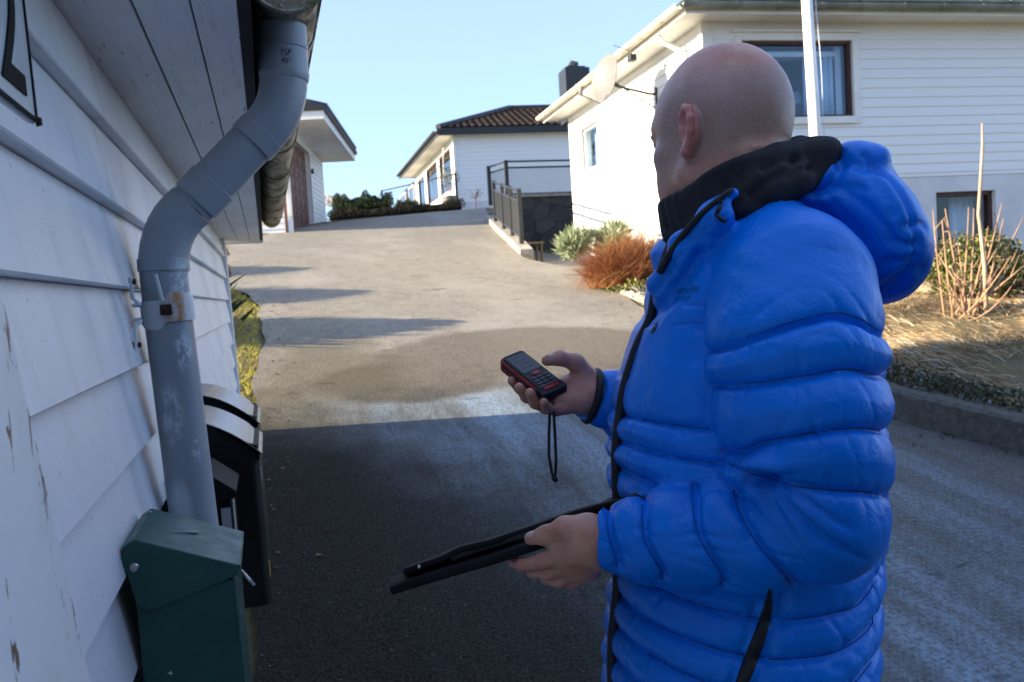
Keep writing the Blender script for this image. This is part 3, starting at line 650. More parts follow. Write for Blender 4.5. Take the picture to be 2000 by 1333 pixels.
wn = window(FF, wa0, wa1, wz0, wz1, rh, MAT['brown'], depth=1.6, trim=.1, pane='pane2')
curtain('curtain', FF, wa1-.62, wa1-.14, -.24, wz0-.1, wz1-.1, rh, wn)
mb = MB(); mb.box(FF, (wa0+.0, wa1-.07), (-.42, -.20), (wz1-.16, wz1-.09)); mb.box(FF, (wa1-.13, wa1-.05), (-.22, -.19), (wz0, wz1)); mb.build('pelmet', MAT['trim'], rh, wn)
wb = window(FF, ba0, ba1, bz0, bz1, rh, MAT['brown'], trims=False, sill=False, depth=.9, room='roomdark', inset=.07, fw=.06, pane='pane')
curtain('curtain', FF, ba1-.48, ba1-.08, -.36, bz0, bz1-.05, rh, wb, .02, .12)
wsd = window(FS, sa0, sa1, sz0, sz1, rh, MAT['trim'], trim=.10, depth=.9, pane='pane2')
curtain('curtain', FS, sa0+.02, sa1-.02, -.24, sz0-.05, sz1, rh, wsd, .02, .15)
# the roof: eaves on both faces, low hip
OV = .42; P0 = A0 - dS*OV - dF*OV; LSx, LFx = LS+2*OV, LF+OV
def hp(s, f, z): p = P0+dS*s+dF*f; return np.array((p[0], p[1], z))
ze = zt+.0
mb = MB(); mb.hexa([hp(0, 0, ze), hp(LSx, 0, ze), hp(LSx, OV+.1, ze), hp(0, OV+.1, ze), hp(0, 0, ze+.03), hp(LSx, 0, ze+.03), hp(LSx, OV+.1, ze+.03), hp(0, OV+.1, ze+.03)])
mb.hexa([hp(0, OV+.1, ze+.001), hp(OV+.1, OV+.1, ze+.001), hp(OV+.1, LFx, ze+.001), hp(0, LFx, ze+.001), hp(0, OV+.1, ze+.031), hp(OV+.1, OV+.1, ze+.031), hp(OV+.1, LFx, ze+.031), hp(0, LFx, ze+.031)])
mb.build('soffit', MAT['trim'], rh)
mb = MB(); mb.hexa([hp(-.02, -.02, ze-.03), hp(LSx, -.02, ze-.03), hp(LSx, 0, ze-.03), hp(-.02, 0, ze-.03), hp(-.02, -.02, ze+.12), hp(LSx, -.02, ze+.12), hp(LSx, 0, ze+.12), hp(-.02, 0, ze+.12)])
mb.hexa([hp(-.02, 0, ze-.03), hp(0, 0, ze-.03), hp(0, LFx, ze-.03), hp(-.02, LFx, ze-.03), hp(-.02, 0, ze+.12), hp(0, 0, ze+.12), hp(0, LFx, ze+.12), hp(-.02, LFx, ze+.12)]); mb.build('fascia', MAT['trim'], rh)
hr = 1.15; hs = LSx/2
mb = MB(); e = [hp(-.06, -.06, ze+.13), hp(LSx+.06, -.06, ze+.13), hp(LSx+.06, LFx, ze+.13), hp(-.06, LFx, ze+.13), hp(hs, hs, ze+.13+hr), hp(hs, LFx, ze+.13+hr)]
mb.add(e, [(0, 4, 1), (1, 4, 5, 2), (0, 3, 5, 4), (2, 5, 3), (0, 1, 2, 3)]); roof = mb.build('roof', MAT['greentile'], rh)
mb = MB()
for i in range(18): mb.box(Fr(hp(-.08, .1+i*.46, ze+.115), dF), (0, .43), (-.03, .06), (0, .05))
mb.build('eave_tiles', MAT['greentile'], rh, roof, bevel=.01)
# chimney
c = at(1122, 168, 18.6); fr = Fr((c[0], c[1], 0), dF)
mb = MB(); mb.box(fr, (-.27, .27), (-.27, .27), (ze+.1, c[2]+.33)); ch = mb.build('chimney', MAT['iron'], rh, roof, bevel=.01)
mb = MB(); mb.box(fr, (-.2, .2), (-.2, .2), (c[2]+.331, c[2]+.37)); mb.tube([fr.p(.0, 0, c[2]+.38), fr.p(.02, 0, c[2]+.44), fr.p(.1, 0, c[2]+.46)], [.13, .12, .05], 10); mb.build('chimney_cap', MAT['iron'], rh, ch)
# side gutter: white, with joints and brackets; front one greyer
def gutter(fr, a0, a1, z, r, m, joints, root, name='gutter'):
    mb = MB(); n = 14; A = [math.pi*i/n for i in range(n+1)]
    poly = [(r*math.cos(-q)+.0, z+r*math.sin(-q)) for q in A]+[((r-.006)*math.cos(-q), z+(r-.006)*math.sin(-q)) for q in A[::-1]]
    mb.prism(fr, poly, a0, a1); g_ = mb.build(name, m, root, auto=.5)
    for a in joints:
        mb = MB(); mb.prism(fr, [((r+.008)*math.cos(-q), z+(r+.008)*math.sin(-q)) for q in A]+[((r-.001)*math.cos(-q), z+(r-.001)*math.sin(-q)) for q in A[::-1]], a, a+.05); mb.build('gutter_joint', m, root, g_, auto=.5)
    return g_
GS = Fr(P0-dF*.10, dS, -dF); gutter(GS, -.05, LSx+.02, ze+.08, .068, MAT['gutterw'], np.arange(.5, LSx-.3, .72), rh)
GF = Fr(P0-dS*.10, dF, -dS); gutter(GF, -.1, LFx, ze+.08, .068, MAT['greentile'], np.arange(.6, LFx, .6), rh)
# downpipe bend and the small floodlight bracket under the side eave
mb = MB(); mb.tube([FS.p(.55, .40, ze-.02), FS.p(.55, .34, ze-.10), FS.p(.50, .1, ze-.24), FS.p(.48, .07, ze-.32), FS.p(.47, .07, 2.0)], .036, 12); mb.build('downpipe', MAT['trim'], rh, smooth=True)
fl = thing('outdoor_lamp', 'small black floodlight on the eave of the white house', 'lamp', FS.p(1.3, .5, ze-.02))
mb = MB(); mb.box(Fr(FS.p(1.3, .5, ze-.12), dS, -dF), (-.06, .06), (-.05, .05), (-.05, .05)); mb.build('lamp_head', MAT['iron'], fl, bevel=.012)
mb = MB(); mb.tube([FS.p(1.3, .5, ze-.075), FS.p(1.3, .5, ze-.02)], .012, 8); mb.tube([FS.p(1.3, .5, ze-.03), FS.p(1.5, .7, ze+.12)], .006, 6); mb.build('bracket', MAT['iron'], fl)
# satellite dish
c = at(1180, 155, 12.8); a_ = float((c-FS.o)@dS)
ds = thing('satellite_dish', 'pale satellite dish on a wall arm below the eave', 'satellite dish', FS.p(a_, .02, c[2]-.35))
axis = np.array((-.93, -.20, .22)); axis /= np.linalg.norm(axis); u_ = np.cross((0, 0, 1), axis); u_ /= np.linalg.norm(u_); v_ = np.cross(axis, u_)
mb = MB(); rows = []
for i in range(9):
    r = .36*i/8
    rows.append([c+axis*(.09*(r/.36)**2-.09)+u_*r*.93*math.cos(q)+v_*r*1.03*math.sin(q) for q in np.linspace(0, 2*math.pi, 41)])
mb.grid(rows); o = mb.build('dish', MAT['dish'], ds, smooth=True); o.modifiers.new('t', 'SOLIDIFY').thickness = .012
mb = MB(); e = FS.p(a_+.1, .0, c[2]-.20)
mb.tube([c-axis*.09, c-axis*.22+np.array((0, 0, -.04)), e+FS.y*.12, e], .020, 8); mb.tube([c-axis*.2, e+FS.y*.03+np.array((0, 0, -.22))], .012, 8); mb.tube([e+FS.y*.02+np.array((0, 0, .1)), e+FS.y*.02+np.array((0, 0, -.27))], .02, 8); mb.build('wall_arm', MAT['iron'], ds)
t_ = c+axis*.36-v_*.28; mb = MB(); mb.tube([c-v_*.37-axis*.0, t_-v_*.06], .010, 8); mb.tube([t_-v_*.06, t_+axis*.0+v_*.06], [.03, .035], 10); mb.build('receiver_arm', MAT['dish'], ds)
# table lamp behind the glass
c = on_plane(1555, 193, FF.y, float((FF.o-FF.y*.75)@FF.y)); s_ = .075
tl = thing('table_lamp', 'white table lamp behind the large window pane', 'lamp', (c[0], c[1], c[2]-.3))
mb = MB(); mb.tube([c+np.array((0, 0, -.09)), c+np.array((0, 0, .09))], [.105, .062], 20, cap=False); mb.build('lamp_shade', MAT['curtain'], tl, smooth=True)
mb = MB(); mb.tube([c+np.array((0, 0, q)) for q in (-.3, -.28, -.2, -.05, .05)], [.06, .06, .02, .012, .01], 12); mb.build('lamp_base', MAT['pot'], tl, smooth=True)
# rails of thin wire slung low along the side wall
def rail(P, r, name, label, cat, m, group=None): mb = MB(); mb.tube(P, r, 6); return tag(mb.build(name, m), label, cat, group)
mb = MB()
for z0, z1, in ((2.95, 2.15), (2.75, 1.95)): mb.tube([FS.p(5.6, .06, z0), FS.p(.6, .3, z1)], .007, 6)
for q in (.15, .5, .85): mb.tube([FS.p(5.6-5*q, .06+.24*q, 2.95-.8*q), FS.p(5.6-5*q, .06+.24*q, 1.9-.35*q)], .007, 6)
tag(mb.build('wire_rail', MAT['gutterw']), 'thin pale wire rail along the sunlit house wall', 'railing')
# flagpole
b = at(1597, 330, 8.0); bz = float(ground_z(b[0], b[1]))
fp = thing('flagpole', 'white flagpole standing in front of the house', 'flagpole', (b[0], b[1], bz))
top_ = at(1577, 20, 8.0); d_ = (top_-b)/(top_[2]-b[2]); f0 = b+d_*(bz-b[2]); f1 = b+d_*(7.5-b[2])
mb = MB(); mb.tube([f0+d_*.05, f0+d_*2.0, f1], [.062, .052, .032], 20, cap=True); mb.build('mast', MAT['pole'], fp, smooth=True)
mb = MB(); mb.box(Fr(f0+d_*.0, (1, 0, 0)), (-.11, .11), (-.11, .11), (-.3, .06)); mb.build('foot', MAT['concrete'], fp)
mb = MB(); mb.tube([f0+d_*q+np.array((.06, -.055+.01*math.sin(q*5), 0)) for q in np.linspace(.8, 5.0, 30)], .004, 6); mb.build('halyard', MAT['curtain'], fp)

# ------------------------------------------------------------------ the far bungalow
B0 = at(890, 330, 32); B0[2] = 0; fx = np.array((math.sin(math.radians(95)), math.cos(math.radians(95)), 0)); fy = np.array((math.sin(math.radians(1.5)), math.cos(math.radians(1.5)), 0))
bz_, bt = 4.62, 7.36
bh = thing('bungalow', 'white bungalow with brown tiled hip roof at the top of the drive', 'house', (B0[0]+4, B0[1]+4, bz_))
BF = Fr(B0, fx); BF.y = np.cross(fx, (0, 0, 1)); BL = Fr(B0, fy); BL.y = -fx
LB, WB = 11.0, 10.5
mb = MB(); siding(mb, BF, 0, LB, bz_+.33, bt, .15, (), .018, .004); mb.build('siding', MAT['house'], bh)
mb = MB(); mb.box(BF, (-.0, LB), (-.2, -.031), (bz_-.6, bt)); mb.build('wall', MAT['house'], bh)
mb = MB(); mb.box(BF, (-.05, LB), (-.03, .03), (bz_-.7, bz_+.32)); mb.build('foundation', MAT['plaster'], bh)
mb = MB(); mb.box(BF, (-.05, .10), (.019, .034), (bz_+.33, bt)); mb.build('corner_board', MAT['trim'], bh); mb = MB(); mb.box(BL, (-.03, .12), (.0, .05), (bz_+.33, bt)); mb.build('corner_board', MAT['trim'], bh)
wins = []
for px0, px1 in ((884, 868), (865, 850), (847, 838), (831, 824), (820, 812)):
    a0 = ab(BL, px0, 330)[0]; a1 = ab(BL, px1, 330)[0]; wins.append((a0, a1))
zw0, zw1 = bz_+.95, bt-.25
mb = MB(); wallholes(mb, BL, .21, WB, bz_-.6, bt, -.2, .0, [(a0, a1, zw0, zw1) for a0, a1 in wins]); mb.build('wall', MAT['house'], bh)
for i, (a0, a1) in enumerate(wins): window(BL, a0, a1, zw0, zw1, bh, MAT['brown'] if i < 2 else MAT['trim'], trims=False, sill=False, depth=1.2, room='room', fw=.09, inset=.02, pane='pane2')
mb = MB(); mb.box(BL, (WB-.2, WB), (-LB, -.2), (bz_-.6, bt)); mb.build('wall', MAT['house'], bh)
ov = .62
def bp(f, l, z): p = B0+fx*f+fy*l; return np.array((p[0], p[1], z))
mb = MB(); C_ = [bp(-ov, -ov*.6, 0), bp(LB, -ov*.6, 0), bp(LB, WB+ov, 0), bp(-ov, WB+ov, 0)]
mb.hexa([c+np.array((0, 0, bt+.001)) for c in C_]+[c+np.array((0, 0, bt+.05)) for c in C_]); mb.build('soffit', MAT['trim'], bh)
mb = MB(); t_ = .2
mb.box(Fr(C_[0], fx, np.cross(fx, (0, 0, 1))), (-.03, LB+ov), (.0, .035), (bt-.03, bt+.24)); mb.box(Fr(C_[0], fy, -fx), (.0, WB+1.6*ov), (.0, .035), (bt-.03, bt+.20)); mb.build('fascia', MAT['roofdark'], bh)
RZ = 9.0; hy = 3.6
e = [c+np.array((0, 0, bt+.21)) for c in C_]
r0 = bp(3.1, hy, RZ); r1 = bp(LB, hy, RZ); r2 = bp(3.1, WB-hy, RZ); r3 = bp(LB, WB-hy, RZ)
mb = MB(); mb.add(e+[r0, r1, r2, r3], [(0, 1, 5, 4), (3, 0, 4, 6), (2, 3, 6, 7), (4, 5, 7, 6)]); brf = mb.build('roof', MAT['roofdark'], bh)
# pantiles laid over the front slope, following its hip
up_ = (r0-e[0]); sl_dir = (e[1]-e[0])/np.linalg.norm(e[1]-e[0]); nrm = np.cross(sl_dir, up_); nrm /= np.linalg.norm(nrm); nrm *= np.sign(nrm[2])
vdir = np.cross(nrm, sl_dir); H_ = float(up_@vdir); off = float(up_@sl_dir); vdir_up = vdir if H_ > 0 else -vdir; H_ = abs(H_)
mb = MB(); cw, chh = .27, .34
for j in range(int(H_/chh)+1):
    v0, v1 = j*chh, min((j+1)*chh, H_)
    if v1-v0 < .02: continue
    x0 = off*(v0+v1)/2/H_
    n = int((LB+ov-x0)/cw); rr = []
    for v, lift in ((v0-.04, .075), (v0-.03, .085), (v1, .03)):
        rr.append([e[0]+sl_dir*(x0+cw*i/6)+vdir_up*v+nrm*(lift+.03*abs(math.sin(math.pi*i/6))) for i in range(n*6+1)])
    mb.grid(rr)
mb.build('roof_tiles', MAT['tile'], bh, brf, smooth=False)
mb = MB(); mb.tube([e[0]+nrm*.06, r0+nrm*.10], .11, 10); mb.tube([r0+nrm*.08, r1+nrm*.08], .12, 10); mb.build('ridge', MAT['roofdark'], bh, brf)
gutter(Fr(C_[0]-fx*.10, fy, -fx), -.02, WB+1.6*ov, bt+.16, .075, MAT['iron'], (2.5, 5.2, 8), bh)
mb = MB(); mb.tube([BL.p(2.4, .05, zw0+.4), BL.p(.4, .35, zw1-.1)], .02, 8); mb.build('awning_arm', MAT['trim'], bh)
# terrace railing, pot plant and small bare tree by the bungalow
def fence(nm, label, P, H, root_loc, rails=(1.0, .84, .06), pr=.024, mesh=None, midposts=True, cat='fence', group=None, glass=None, rail_r=.016):
    r = thing(nm, label, cat, root_loc, group)
    for p in P: mb = MB(); mb.box(Fr(p, (1, 0, 0)), (-pr, pr), (-pr, pr), (-.12, H+.03)); mb.build('post', MAT['iron'], r)
    for p, q in zip(P, P[1:]):
        p, q = np.array(p), np.array(q)
        for f in rails: mb = MB(); mb.tube([p+np.array((0, 0, H*f)), q+np.array((0, 0, H*f))], rail_r, 8); mb.build('rail', MAT['iron'], r)
        if mesh:
            z0, z1, st, wr = mesh; d = q-p; L = np.linalg.norm(d[:2]); mb = MB(); hgt = (z1-z0)*H
            def pp(a, c): return p+d*(a/L)+np.array((0, 0, z0*H+c))
            for sgn in (1, -1):
                k = -hgt
                while k < L+hgt:
                    a0_, a1_ = k, k+hgt*sgn
                    lo, hi = (0, hgt)
                    pa = []
                    for c in (lo, hi):
                        a = k+sgn*c; pa.append((a, c))
                    (x0, c0), (x1, c1) = pa
                    if x0 > x1: (x0, c0), (x1, c1) = (x1, c1), (x0, c0)
                    if x1 > 0 and x0 < L:
                        if x0 < 0: c0 += (c1-c0)*(0-x0)/(x1-x0); x0 = 0
                        if x1 > L: c1 = c0+(c1-c0)*(L-x0)/(x1-x0); x1 = L
                        if x1-x0 > .01: mb.tube([pp(x0, c0), pp(x1, c1)], wr, 4, cap=False)
                    k += st
            mb.build('wire_mesh', MAT['iron'], r)
        if glass: mb = MB(); d = q-p; L = np.linalg.norm(d); mb.box(Fr(p, d), (.03, L-.03), (-.005, .005), (.1, H-.04)); mb.build('glass_panel', MAT['clear'], r)
    return r
T = [at(738, 412, 37), at(748, 408, 33.0), at(822, 402, 31.2), at(893, 396, 29.5)]
for p in T: p[2] = 4.62
fence('terrace_railing', 'dark terrace railing left of the bungalow', T, 1.02, tuple(T[1]), rails=(1.0,), pr=.035, rail_r=.026, glass=True, cat='railing')
c = at(880, 397, 30.5); c[2] = 4.55
pt = thing('plant_pot', 'large grey pot with a leggy plant beside the bungalow corner', 'plant pot', tuple(c))
mb = MB(); mb.tube([c+np.array((0, 0, z)) for z in (0, .12, .32, .42, .46, .44)], [.16, .26, .31, .28, .30, .25], 20); mb.build('pot', MAT['pot'], pt, smooth=True)
q_ = RS.normal(size=(160, 3))*(.16, .16, .25)+c+np.array((0, 0, 1.05)); leaves('foliage', q_, .10, MAT['box'], pt)
mb = MB()
for i in range(5): mb.tube([c+np.array((0, 0, .4)), c+np.array((RS.normal()*.12, RS.normal()*.12, 1.2))], .012, 6)
mb.build('stem', MAT['twig'], pt)
def bare_tree(name, label, base, h, n, m, sp=.5, r=.012, depth=2, cat='tree', group=None):
    rt = thing(name, label, cat, tuple(base), group); mb = MB(); base = np.array(base, float)
    mb.tube([base-np.array((0, 0, .08)), base+np.array((.02, .0, h*.45))], [r*1.6, r], 8); mb.build('trunk', m, rt)
    mb = MB()
    for i in range(n):
        s = base+np.array((.02, 0, h*.45))*RS.uniform(.8, 1); d = np.array((RS.normal()*sp, RS.normal()*sp, RS.uniform(.3, .7)))*h*.6; mb.tube([s, s+d*.5+RS.normal(size=3)*.03, s+d], [r*.7, r*.5, r*.25], 5)
        for k in range(2): s2 = s+d*RS.uniform(.4, .8); mb.tube([s2, s2+d*.4+RS.normal(size=3)*.12*h], [r*.4, r*.2], 4)
    mb.build('crown', m, rt); return rt
c = at(929, 402, 29.5); c[2] = 4.45; bare_tree('small_tree', 'small bare tree in front of the bungalow wall', c, .75, 7, MAT['brown'], .5, .016)

# ------------------------------------------------------------------ garage
K = 1.18; G0 = at(632, 372, 22*K); G0[2] = 0; gh = math.radians(12); gd = np.array((math.sin(gh), math.cos(gh), 0)); go = np.array((math.cos(gh), -math.sin(gh), 0))
GA = Fr(G0, gd, go)     # a away from us, b out of the door face
gt = at(630, 312, 22*K)[2]; gb = at(632, 437, 22*K)[2]
gr_ = thing('garage', 'white garage with dark red door and wide eave up the drive', 'garage', (G0[0]-2, G0[1]-2, gb))
d1 = ab(GA, 608, 380)[0]; d0 = ab(GA, 566, 380)[0]; LG = 5.6
mb = MB(); wallholes(mb, GA, -LG, .0, gb-.8, gt, -.2, .0, [(d0, d1, gb-.8, gt-.22)]); mb.box(GA, (-.16, .0), (-5, -.2), (gb-.8, gt)); mb.box(GA, (-LG, -LG+.2), (-5, -.2), (gb-.8, gt)); mb.box(GA, (-LG+.2, -.16), (-5, -4.8), (gb-.8, gt)); mb.build('wall', MAT['house'], gr_)
mb = MB(); siding(mb, GA, d1+.12, .03, gb-.1, gt, .14, (), .02, .005); mb.build('siding', MAT['house'], gr_); mb = MB(); siding(mb, GA, -LG, d0-.12, gb+.2, gt, .14, (), .02, .005); mb.build('siding', MAT['house'], gr_); mb = MB()
GB = Fr(GA.p(0, 0, 0), -go, gd); siding(mb, GB, -.02, 5, gb-.1, gt, .14, (), .02, .005); mb.build('siding', MAT['house'], gr_); mb = MB(); GN = Fr(GA.p(-LG, 0, 0), go, -gd); siding(mb, GN, -5, .02, gb-.8, gt, .14, (), .02, .005); mb.build('siding', MAT['house'], gr_)
mb = MB(); mb.box(GA, (d1, d1+.12), (-.02, .035), (gb-.3, gt-.22)); mb.box(GA, (d0-.12, d0), (-.02, .035), (gb-.3, gt-.22)); mb.box(GA, (d0-.12, d1+.12), (-.02, .036), (gt-.22, gt)); mb.build('door_trim', MAT['trim'], gr_)
mb = MB()
for i in range(7): mb.box(GA, (d0, d1), (-.16, -.1+.0), (gb-.3+i*.36, gb-.3+i*.36+.35))
mb.box(GA, (d0, d1), (-.16, -.101), (gb-1.2, gb-.305))
for i in range(7):
    for a in np.linspace(d0+.1, d1-.6, 5): mb.box(GA, (a, a+(d1-d0)/5-.16), (-.1, -.085), (gb-.3+i*.36+.07, gb-.3+i*.36+.28))
mb.build('garage_door', MAT['door'], gr_, bevel=.012)
mb = MB(); ov = .92; mb.box(GA, (-LG-.3, .42), (-5, ov), (gt+.001, gt+.03)); mb.build('soffit', MAT['soffit'], gr_)
mb = MB(); mb.box(GA, (-LG-.3, .42), (ov, ov+.03), (gt-.03, gt+.16)); mb.box(GA, (.42, .45), (-5, ov+.03), (gt-.03, gt+.16)); mb.prism(GA, [(ov+.03, gt-.03), (ov+.03, gt+.17), (-2.2, gt+1.05), (-5, gt+.17), (-5, gt-.03)], -LG-.36, -LG-.301); mb.build('fascia', MAT['trim'], gr_)
mb = MB(); mb.prism(GA, [(ov+.1, gt+.16), (ov+.1, gt+.26), (-2.2, gt+1.15), (-5.2, gt+.26), (-5.2, gt+.16)], -LG-.4, .5); rf_ = mb.build('roof', MAT['roofdark'], gr_)
mb = MB()
for i in range(22): mb.tube([GA.p(-LG-.3+i*.28, ov+.12, gt+.255), GA.p(-LG-.3+i*.28, ov-.6, gt+.255+.2)], .075, 6)
mb.build('roof_tiles', MAT['roofdark'], gr_, rf_, smooth=True)
for a in (-1.2, -3.0): mb = MB(); mb.tube([GA.p(a, .45, gt+.0005), GA.p(a, .45, gt-.012)], .05, 14); mb.build('downlight', MAT['gutterw'], gr_)
mb = MB(); mb.box(GA, (d1+.02, d1+.1), (.036, .10), (gt-.75, gt-.62)); mb.build('wall_lamp', MAT['iron'], gr_)
c = at(545, 440, 22.5); mb = MB(); mb.box(Fr((c[0], c[1], c[2]), gd, go), (-1.6, .6), (-.6, .25), (-.5, .38)); tag(mb.build('stone_plinth', MAT['stone'], bevel=.06), 'rough grey stone plinth beside the garage door', 'stone wall')

# ------------------------------------------------------------------ fences, walls and kerbs of the drive
kp = [np.array(p) for p in ((4.36, 14.62), (4.66, 16.2), (4.97, 17.9), (5.33, 19.9))]
kz = lambda p: float(gz(p[0], p[1]))
mb = MB(); pr = [np.array((4.28, 14.1))]+kp+[np.array((5.6, 21.4))]
rows = []
for p in pr: z = kz(p)+.13 if p[1] > 14.3 else kz(p)+.09; rows.append([np.array((p[0]-.11, p[1], z-.6)), np.array((p[0]-.11, p[1], z-.01)), np.array((p[0]-.10, p[1], z)), np.array((p[0]+.11, p[1], z)), np.array((p[0]+.12, p[1], z-.01)), np.array((p[0]+.12, p[1], z-1.1))])
mb.grid(rows); mb.f.append([5, 4, 3, 2, 1, 0]); mb.f.append([len(mb.v)-6+i for i in range(6)])
tag(fixn(mb.build('concrete_kerb', MAT['concrete'])), 'pale concrete kerb carrying the low fence', 'kerb')
PP = [np.array((p[0], p[1], kz(p)+.13)) for p in kp]
fence('mesh_fence', 'low black mesh fence sloping down along the drive', PP, .92, tuple(PP[0]), rails=(1.0, .80, .12), pr=.035, rail_r=.024, mesh=(.12, .80, .06, .0026), group='black mesh fences')
W0 = at(993, 388, 20.3); W1 = W0+2.7*np.array((math.sin(math.radians(91)), math.cos(math.radians(91)), 0))
wz = W0[2]
rw = MB(); d_ = W1-W0; d_[2] = 0; L_ = np.linalg.norm(d_); RW = Fr((W0[0], W0[1], 0), d_)
if RW.y[1] > 0: RW.y = -RW.y
rw.box(RW, (-.06, L_+.6), (-.5, .1), (1.4, wz)); tag(rw.build('retaining_wall', MAT['stone'], bevel=.03), 'dark stone retaining wall behind the sloping fence', 'wall')
mb = MB(); mb.box(RW, (-.1, L_+.6), (-.55, .14), (wz+.001, wz+.07)); tag(mb.build('coping', MAT['concrete'], bevel=.01), 'pale coping slab on the dark retaining wall', 'coping')
_u = at(957, 380, 21.1)
U = [np.array((_u[0], _u[1], wz+.06)), RW.p(.0, -.05, wz+.06), RW.p(L_+.5, -.05, wz+.06)]
fence('mesh_fence', 'upper black mesh fence standing on the retaining wall', U, .80, tuple(U[1]), rails=(1.0, .82, .05), pr=.04, rail_r=.022, mesh=(.05, .82, .06, .0026), group='black mesh fences')
MAT['wood'] = simple('shaded wood', (.11, .075, .045), (.06, .04, .025), 10, .8)  # wood colour darkened to stand in for shade on the stool
c = at(1034, 470, 16.8); gzc_ = float(ground_z(c[0], c[1])); bt_ = thing('wooden_stool', 'small wooden stool in the yard behind the fence', 'stool', (c[0], c[1], gzc_+.02))
mb = MB(); mb.box(Fr((c[0], c[1], gzc_), (1, .2, 0)), (-.24, .24), (-.14, .14), (.40, .44)); mb.build('seat', MAT['wood'], bt_)
for x in (-.2, .2):
    for y in (-.1, .1): mb = MB(); mb.box(Fr((c[0], c[1], gzc_), (1, .2, 0)), (x-.02, x+.02), (y-.02, y+.02), (.02, .399)); mb.build('leg', MAT['wood'], bt_)
# low kerb wall of the bank by the road
mb = MB(); rows = []
for y in np.concatenate([np.arange(-8, 7.0, .35), [7.2]]):
    x = float(xr(y)); z = float(gz(x, y)); h = .17*(1-sst(6.0, 7.4, y))+.02; j = RS.normal()*.006
    rows.append([np.array((x-.02+j, y, z-.2)), np.array((x-.01+j, y, z+h-.02)), np.array((x+.015+j, y, z+h)), np.array((x+.16, y, z+h+.004)), np.array((x+.17, y, z-.2))])
mb.grid(rows); tag(mb.build('bank_kerb', MAT['kerbstone'], smooth=False), 'low mossy concrete kerb at the foot of the dry grass bank', 'kerb')
mb = MB(); rows = []
for y in np.arange(7.6, 11.8, .25):
    x = float(xr(y))+.04+.1*sst(10.8, 11.8, y); z = float(gz(x, y)); h = .11+.02*math.sin(y*9); j = RS.normal()*.012
    rows.append([np.array((x-.02+j, y, z-.2)), np.array((x+.0+j, y, z+h-.03)), np.array((x+.04+j, y, z+h)), np.array((x+.24+j, y, z+h-.01)), np.array((x+.27, y, z-.2))])
mb.grid(rows); tag(mb.build('bed_kerb', MAT['concrete'], smooth=False), 'sunlit pale kerb edging the rusty shrub bed', 'kerb')

# ------------------------------------------------------------------ plants
def ellip(n, c, r, shell=.75, flat=-.7):
    d = RS.normal(size=(n*2, 3)); d /= np.linalg.norm(d, axis=1)[:, None]; d = d[d[:, 2] > flat][:n]
    s = (shell+(1-shell)*RS.rand(len(d)))*(1+.10*np.sin(d[:, 0]*7+d[:, 2]*5)+.08*np.sin(d[:, 1]*11+2)); return np.array(c)+d*np.array(r)*s[:, None], d
def bush(name, label, c, r, n, size, m, stem_m, cat='bush', group=None, base=None, asp=.6, shell=.7, core=True):
    b = np.array(base if base is not None else (c[0], c[1], float(ground_z(c[0], c[1])))); rt = thing(name, label, cat, tuple(b), group)
    P, N_ = ellip(n, c, r, shell); leaves('foliage', P, size*(.7+.6*RS.rand(len(P))), m, rt, N=N_, asp=asp, spread=.9)
    mb = MB()
    for i in range(9): d = RS.normal(size=3)*np.array(r)*.5; mb.tube([b-np.array((0, 0, .1)), b*.5+np.array(c)*.5+d*.4, np.array(c)+d], [.02, .014, .006], 5)
    mb.build('stem', stem_m, rt); return rt
c = at(1905, 528, 7.7); bush('round_bush', 'clipped round yellow green bush in front of the basement window', c, (.40, .40, .33), 5200, .034, MAT['box'], MAT['brown'])
# bare twiggy shrub and its tall cane
b = at(1880, 588, 7.0); b[2] = float(ground_z(b[0], b[1]))
rt = thing('bare_shrub', 'bare tan shrub of long canes on the dry grass bank', 'shrub', tuple(b))
cr = CR; tips = [(1822, 410, .0), (1846, 408, .1), (1840, 430, -.1), (1864, 452, .1), (1892, 405, -.1), (1902, 408, .2), (1832, 525, -.2), (1957, 397, .1), (1960, 427, -.1), (1999, 425, 0), (1990, 480, .2), (1930, 445, .3), (1985, 545, -.2), (1815, 470, .3), (1950, 480, .2), (1870, 470, .3), (1999, 520, -.2), (1975, 500, -.3)]
for px, py, dd in tips:
    e = at(px, py, 7.0+dd); s0 = b+np.array((RS.normal()*.07, RS.normal()*.07, -.04)); mid = s0*.45+e*.55+np.array((0, 0, -.10))+RS.normal(size=3)*.03
    mb = MB(); P = arc(s0, mid, e, 7); mb.tube(P, np.linspace(.011, .004, 7).tolist(), 6)
    for k in range(3):
        i = RS.randint(2, 6); q = P[i]+RS.normal(size=3)*np.array((.08, .05, .06))+np.array((0, 0, .10)); mb.tube([P[i], q], [.005, .0025], 5)
    mb.build('cane', MAT['twig'], rt, smooth=True)
P = [at(1926, 585, 6.9), at(1923, 520, 6.9), at(1914, 440, 6.9), at(1911, 420, 6.9), at(1917, 320, 6.9), at(1919, 285, 6.9), at(1918, 241, 6.9)]
mb = MB(); P[0][2] -= .1; mb.tube(P, [.017, .016, .014, .013, .011, .010, .006], 8); mb.build('cane', MAT['twigpale'], rt, smooth=True)
